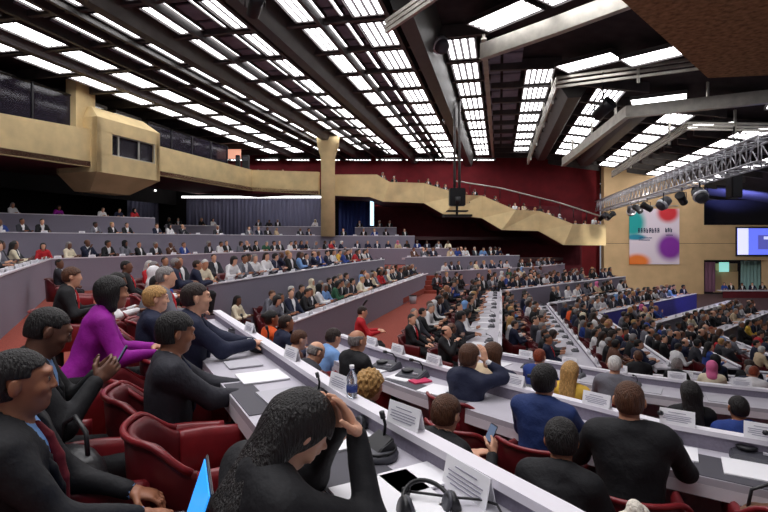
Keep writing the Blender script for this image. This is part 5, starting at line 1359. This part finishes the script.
for u, v, lb, mm, sx, sy in ((404, 377, 'white papers in the middle of the second desk', M_paper, 1.3, 1), (436, 390, 'white papers near the dark navy suit', M_paper, 1.2, 1), (380, 369, 'white papers at the aisle end of the second desk', M_paper, 1.1, 1.), (747, 470, 'white paper on the grey mat at right', M_paper, 1.2, .9), (676, 452, 'white papers right of the broad-backed man', M_paper, 1.2, .8), (591, 414, 'white papers before the broad-backed man', M_paper, 1., 1.)):
    x, y = desk_pt(u, v, D1 + .004); put_paper(x, y, D1 + .004, 38 if u < 600 else 30, lb, mm, sx, sy)
fo = MB().box((0, 0, .008), (.2, .14, .016)).build('pink_folder', mat('pink_paper', srgb(206, 50, 96), .6), rz=.5); x, y = desk_pt(420, 382, D1); fo.location = (x, y, D1 + .003); tag(fo, 'bright pink folder on the second desk', 'folder')
def mat_pad(P, z, d0, d1, o0, o1, label):
    a, t, h = P.at(d0, o0); b, _, _ = P.at(d1, o0); c_, _, _ = P.at(d1, o1); d_, _, _ = P.at(d0, o1); ctr = (a + b + c_ + d_) / 4
    o = MB().prism([tuple(p - ctr) for p in (a, b, c_, d_)], 0, .004).build('desk_mat', M_pad, loc=(ctr[0], ctr[1], z)); tag(o, label, 'desk mat', 'grey desk mats'); return o
def dist_on(P, u, off):
    best = None
    for i in range(1500):
        d = P.len * i / 1500; q, t, h = P.at(d, off)
        if q[1] < .3: continue
        e = abs(384 + F_PX * q[0] / q[1] - u)
        if best is None or e < best[0]: best = (e, d)
    return best[1]
d_ = dist_on(P0, 345, -.3); mat_pad(P0, DZ, d_ - .36, d_ + .12, -.46, -.16, 'dark grey desk mat in front of the person bent over the desk')
d_ = dist_on(P0, 262, -.3); mat_pad(P0, DZ, d_ - .35, d_ + .3, -.46, -.3, 'dark grey desk mat left of the bent person')
d_ = dist_on(P1, 712, -.3); mat_pad(P1, D1, d_ - .45, d_ + .1, -.49, -.14, 'grey desk mat on the second desk at right')
d_ = dist_on(P1, 440, -.3); mat_pad(P1, D1, d_ - .4, d_ + .6, -.48, -.3, 'grey desk mat on the second desk near the pink folder')
for u, v, lb, mm, sx, sy, rt in ((262, 377, 'white papers on the front desk left of the bent person', M_paper, 1.3, 1., 62), (285, 396, 'grey papers half under the bent person', M_paper2, 1.3, .9, 60), (243, 364, 'grey papers by the clasped hands', M_paper2, 1.1, .8, 62), (390, 500, 'large white paper at the bottom of the front desk', M_paper, 1.6, 1.1, 62), (498, 508, 'printed sheets under the headphones', M_paper2, 1.3, 1, 50), (350, 440, 'white paper under the front headphones', M_paper, .9, .7, 60), (420, 478, 'white sheet beside the console on the front desk', M_paper, .9, .9, 60), (222, 349, 'white papers beneath the navy-suited man arms', M_paper, 1., .8, 64)):
    x, y = desk_pt(u, v, DZ + .005); put_paper(x, y, DZ + .005, rt, lb, mm, sx, sy)
# round-backed interpreter console (front)
def dome_console(u, v, label, sc=1.):
    x, y = desk_pt(u, v, DZ); r = empty('microphone_console', (x, y, DZ), -math.radians(60)); r.scale = (sc,) * 3; tag(r, label, 'microphone', 'round microphone consoles on the front desk')
    MB().lathe([(.105, 0), (.11, .018), (.10, .03), (.085, .036)], seg=32, sx=1.05, sy=.85).build('base', M_console, r)
    MB().hexa([(-.07, -.03, .03), (.07, -.03, .03), (.075, .06, .03), (-.075, .06, .03)], [(-.06, .0, .05), (.06, .0, .05), (.065, .055, .085), (-.065, .055, .085)]).build('panel', M_plastic, r, bevel=.006)
    MB().tube([(.0, .045, .07), (0, .05, .12), (-.0, .04, .16)], .007, 8).build('gooseneck', M_blackmetal, r)
    MB().tube([(0, .04, .15), (0, .032, .178)], .012, 10).build('microphone', M_plastic, r)
    MB().tube([(.1 * math.cos(a), .085 * math.sin(a), .036) for a in [i * .42 for i in range(16)]], .006, 6).build('ring', M_blackmetal, r)
    MB().box((-.05, -.06, .036), (.03, .014, .006)).box((.0, -.065, .036), (.03, .014, .006)).build('button', M_paper2, r)
dome_console(375, 455, 'large round dark console on the front desk beside the mat', 1.0)
dome_console(262, 350, 'dark console on the front desk left of the cards', 1.1)
dome_console(238, 332, 'dark console at the far end of the front desk', 1.)
dome_console(312, 402, 'dark console partly hidden behind the bent person', .9)
def headphones(u, v, z, label, rot=0., sc=1.):
    x, y = desk_pt(u, v, z); r = empty('headphones', (x, y, z + .012), rot); r.scale = (sc,) * 3; tag(r, label, 'headphones', 'headphones lying on the desks')
    arc = [(.075 * math.cos(a), .095 * math.sin(a), .012 + .03 * math.sin(a)) for a in [math.pi * i / 14 for i in range(15)]]
    MB().tube(arc, .007, 8).build('headband', M_blackmetal, r)
    for s in (-1, 1):
        e = MB().lathe([(.030, -.014), (.034, -.008), (.034, .008), (.028, .014)], seg=20).build('ear_cup', M_plastic, r, loc=(s * .078, -.01, .016)); e.rotation_euler = (0, math.radians(70) * s, 0)
        e = MB().lathe([(.026, 0), (.034, .006), (.026, .014), (.012, .012)], seg=20).build('cushion', M_console, r, loc=(s * .064, -.01, .018)); e.rotation_euler = (0, -math.radians(70) * s, 0)
headphones(347, 431, DZ, 'black headphones on the front desk above the mat', .6, 1.0)
headphones(428, 512, DZ, 'black headphones at the bottom of the front desk by the cable', .2, 1.1)
headphones(686, 444, D1, 'black headphones on the second desk right of the broad-backed man', .2, 1.1)
# gooseneck microphone lying across with its lead
a = A3(*desk_pt(402, 489, DZ + .02), DZ + .03); g_pts = [A3(*desk_pt(u, v, DZ + .04), DZ + .035) for u, v in ((402, 489), (425, 492), (455, 496), (480, 498), (497, 503), (503, 514), (500, 530))]
r = empty('desk_microphone', tuple(a)); tag(r, 'black microphone with a long lead lying on the front desk', 'microphone')
MB().tube([tuple(g_pts[0] - a), tuple(g_pts[0] + (g_pts[1] - g_pts[0]) * .35 - a)], [.012, .014], 10).build('microphone_head', M_plastic, r)
MB().tube([tuple(p - a) for p in g_pts], .0045, 6).build('lead', M_blackmetal, r)
# water bottle on the ledge
q, h = ray_row(P0, 352, .0); r = empty('water_bottle', (q[0], q[1], LZ)); tag(r, 'clear plastic water bottle standing on the front partition', 'bottle')
mg = mat('clear_plastic', (.9, .95, 1), .05); mg.node_tree.nodes['Principled BSDF'].inputs['Transmission Weight'].default_value = .9
MB().lathe([(.02, 0), (.028, .006), (.028, .06), (.026, .075), (.028, .09), (.026, .11), (.011, .135), (.010, .15)], seg=18).build('body', mg, r)
MB().lathe([(.0125, .148), (.0125, .165)], seg=14).build('cap', M_paper, r); MB().lathe([(.0288, .03), (.0288, .062)], seg=18).build('paper_band', M_curtain2, r)
# laptop on the lap at the lower left
M_lapscreen = mat('laptop_screen', srgb(40, 150, 240), .3, emit=srgb(50, 156, 250), estr=.95)
r = empty('laptop', (-.66, 1.72, -1.0), math.radians(-68)); tag(r, 'open laptop with a bright blue screen at the bottom left', 'laptop')
MB().box((0, -.115, .008), (.32, .22, .016)).build('base', M_console, r, bevel=.004)
m = MB()
for i in range(5):
    for j in range(12): m.box((-.12 + j * .0218, -.06 - i * .022, .018), (.018, .017, .004))
m.build('keyboard', M_plastic, r)
s_ = MB().box((0, .004, .11), (.32, .008, .22)).build('lid', M_console, r, bevel=.003); s_.rotation_euler = (math.radians(-18), 0, 0)
s2 = MB().box((0, -.002, .11), (.295, .004, .19)).build('screen', M_lapscreen, r); s2.rotation_euler = (math.radians(-18), 0, 0)
# phones in hands
def phone(label, p, rot=(0, 0, 0)):
    r = empty('phone', p); r.rotation_euler = rot; r.scale = (.8,) * 3; tag(r, label, 'phone')
    MB().box((0, 0, 0), (.075, .01, .15)).build('case', M_plastic, r, bevel=.004); MB().box((0, -.0055, 0), (.066, .002, .135)).build('screen', mat('phone_screen', srgb(120, 140, 170), .2, emit=srgb(120, 140, 170), estr=.12), r)
def held(root, lp):
    a = root.rotation_euler[2]; c, s = math.cos(a), math.sin(a); return (root.location[0] + c * lp[0] - s * lp[1], root.location[1] + s * lp[0] + c * lp[1], root.location[2] + lp[2])
phone('black phone held up by the man looking down', held(PH1, (.008, .44, 1.03)), (-.5, 0, PH1.rotation_euler[2])); phone('pale phone held by the brown-haired man', held(PH2, (.105, .46, 1.02)), (-.4, .2, PH2.rotation_euler[2]))
phone('black tablet held beside the man with hand on cheek', at(494, 4.6, 379), (-.4, 1.5, .5))
# bags and cloth
def soft(name, label, cat, loc, blobs, m, k=.04, extra=None, rz=0.):
    lo = np.min([np.array(b[0]) - np.array(b[1]) for b in blobs], 0) - .03; hi = np.max([np.array(b[0]) + np.array(b[1]) for b in blobs], 0) + .03
    f = SDF(*[np.arange(lo[i], hi[i], .009) for i in range(3)])
    for c, r_ in blobs: f.ell(c, np.array(r_, float), None, k)
    folds(f, .004, len(label)); f.F += (.004 * np.sin(60 * f.X)[:, None, None] * np.sin(45 * f.Z)[None, None, :]).astype(np.float32)
    V, Q = f.mesh(); me = mesh_from('body' if extra else name, [(V, Q, 0)], [m])
    r = empty(name, loc, rz); o = bpy.data.objects.new('body', me); COL.objects.link(o); o.parent = r; tag(r, label, cat); return r
M_bag = mat('black_leather_bag', (.02, .02, .022), .35, bump=.2, scale=40)
r = soft('handbag', 'black leather bag standing on the red armchair, left foreground', 'bag', (-1.40, 2.32, Z0 + .47), [((0, 0, .13), (.20, .10, .15)), ((0, .0, .06), (.21, .12, .08))], M_bag, rz=-.6)
MB().tube([(-.12, 0, .24), (-.1, 0, .36), (0, 0, .41), (.1, 0, .36), (.12, 0, .24)], .011, 8).build('strap', M_bag, r); MB().box((0, -.11, .2), (.3, .01, .012)).build('zip', M_alu, r)
r = soft('handbag', 'brown leather bag on the red armchair, bottom right corner', 'bag', (2.14, 2.85, Z1 + .47), [((0, 0, .12), (.18, .09, .14)), ((0, .0, .06), (.19, .10, .07))], mat('brown_leather_bag', srgb(120, 84, 62), .45, bump=.2, scale=40), rz=-.3)
MB().tube([(-.1, 0, .22), (-.08, 0, .33), (0, 0, .37), (.08, 0, .33), (.1, 0, .22)], .01, 8).build('strap', M_bag, r)
r = soft('backpack', 'black backpack beside the brown bag, bottom right', 'bag', (1.85, 2.62, Z1 + .44), [((0, 0, .14), (.10, .09, .15)), ((0, -.05, .08), (.08, .06, .09))], M_bag, rz=.2)
MB().tube([(-.05, .02, .26), (0, .02, .33), (.05, .02, .26)], .009, 8).build('strap', M_bag, r)
r = soft('scarf', 'crumpled white and orange scarf over the red armchair, bottom right', 'scarf', (1.10, 2.28, Z1 + .90), [((0, 0, .03), (.10, .06, .05)), ((.05, .03, .06), (.05, .05, .05)), ((.02, .0, .09), (.035, .035, .05)), ((-.08, -.02, .0), (.06, .05, .05))], mat('white_wool', srgb(236, 228, 214), .95, bump=.6, scale=60), .015)
f = SDF(*[np.arange(-.16, .16, .009)] * 3); f.ell(A3(-.06, -.05, .0), A3(.08, .04, .04), None, .02); f.ell(A3(-.02, -.06, -.03), A3(.05, .03, .05), None, .02); V, Q = f.mesh()
o = bpy.data.objects.new('orange_end', mesh_from('orange_end', [(V, Q, 0)], [m_top('orange')])); COL.objects.link(o); o.parent = r
# aisle stand and small bin
r = empty('floor_stand', (-.55, 13.6, -2.98)); tag(r, 'thin black microphone stand on the open red carpet', 'stand')
MB().lathe([(.22, 0), (.2, .03), (.03, .05)], seg=16).build('base', M_blackmetal, r); MB().tube([(0, 0, .04), (0, 0, 1.25)], .025, 8).build('pole', M_blackmetal, r); MB().tube([(0, 0, 1.25), (.1, -.1, 1.4)], .03, 8).build('microphone', M_plastic, r)
r = empty('waste_bin', (1.35, 24.0, -2.98)); tag(r, 'small grey bin on the carpet near the aisle steps', 'bin')
r.scale = (.6,) * 3; MB().lathe([(.24, 0), (.3, .6), (.28, .6), (.23, .05)], seg=18).build('bucket', M_paper2, r); MB().lathe([(.31, .6), (.31, .64), (.29, .64), (.29, .6)], seg=18).build('rim', M_blackmetal, r)

# ------------------------------------------------------------------ camera, light, view
cam = bpy.data.cameras.new('camera'); co_ = bpy.data.objects.new('camera', cam); COL.objects.link(co_)
co_.location = (0, 0, 0); co_.rotation_euler = (math.pi / 2, 0, 0); cam.sensor_width = 36; cam.lens = 36 * F_PX / 768; cam.shift_y = -(256 - HV) / 768; cam.clip_start = .05; cam.clip_end = 200
SC.camera = co_
w = bpy.data.worlds.new('world'); SC.world = w; w.use_nodes = True; w.node_tree.nodes['Background'].inputs['Color'].default_value = (.9, .88, 1, 1); w.node_tree.nodes['Background'].inputs['Strength'].default_value = .25
def area(name, loc, size, power, rot=(0, 0, 0), col=(1, .98, 1), sy=None):
    l = bpy.data.lights.new(name, 'AREA'); l.energy = power; l.color = col; l.size = size
    if sy: l.shape = 'RECTANGLE'; l.size_y = sy
    o = bpy.data.objects.new(name, l); COL.objects.link(o); o.location = loc; o.rotation_euler = rot; return o
def spot(name, loc, target, power, angle, col=(1, 1, 1), blend=.5):
    l = bpy.data.lights.new(name, 'SPOT'); l.energy = power; l.color = col; l.spot_size = math.radians(angle); l.spot_blend = blend; l.shadow_soft_size = .15
    o = bpy.data.objects.new(name, l); COL.objects.link(o); o.location = loc
    o.rotation_euler = (Vector(target) - Vector(loc)).to_track_quat('-Z', 'Y').to_euler(); return o
area('ceiling_glow_near', (-2, 5, 7.2), 9, 800, sy=9)
spot('blue_stage_spot', (33.5, 48.3, 2.4), (34.5, 49.5, 6), 2600, 130, (.2, .25, 1)); spot('blue_stage_spot', (15.2, 24, 2.0), (17.5, 30, -3.0), 700, 50, (.35, .35, 1))
spot('wall_wash', (16.5, 30, 2.4), (23, 45, 0), 2400, 75, (1, .93, .85))
SC.view_settings.view_transform = 'Standard'; SC.view_settings.look = 'None'; SC.view_settings.exposure = .12; SC.view_settings.gamma = 1.
SC.view_settings.use_curve_mapping = False

for o in COL.objects:
    l = o.get('label')
    if l and not 4 <= len(l.replace(',', ' ').split()) <= 16: print('LONGLABEL', len(l.split()), l)
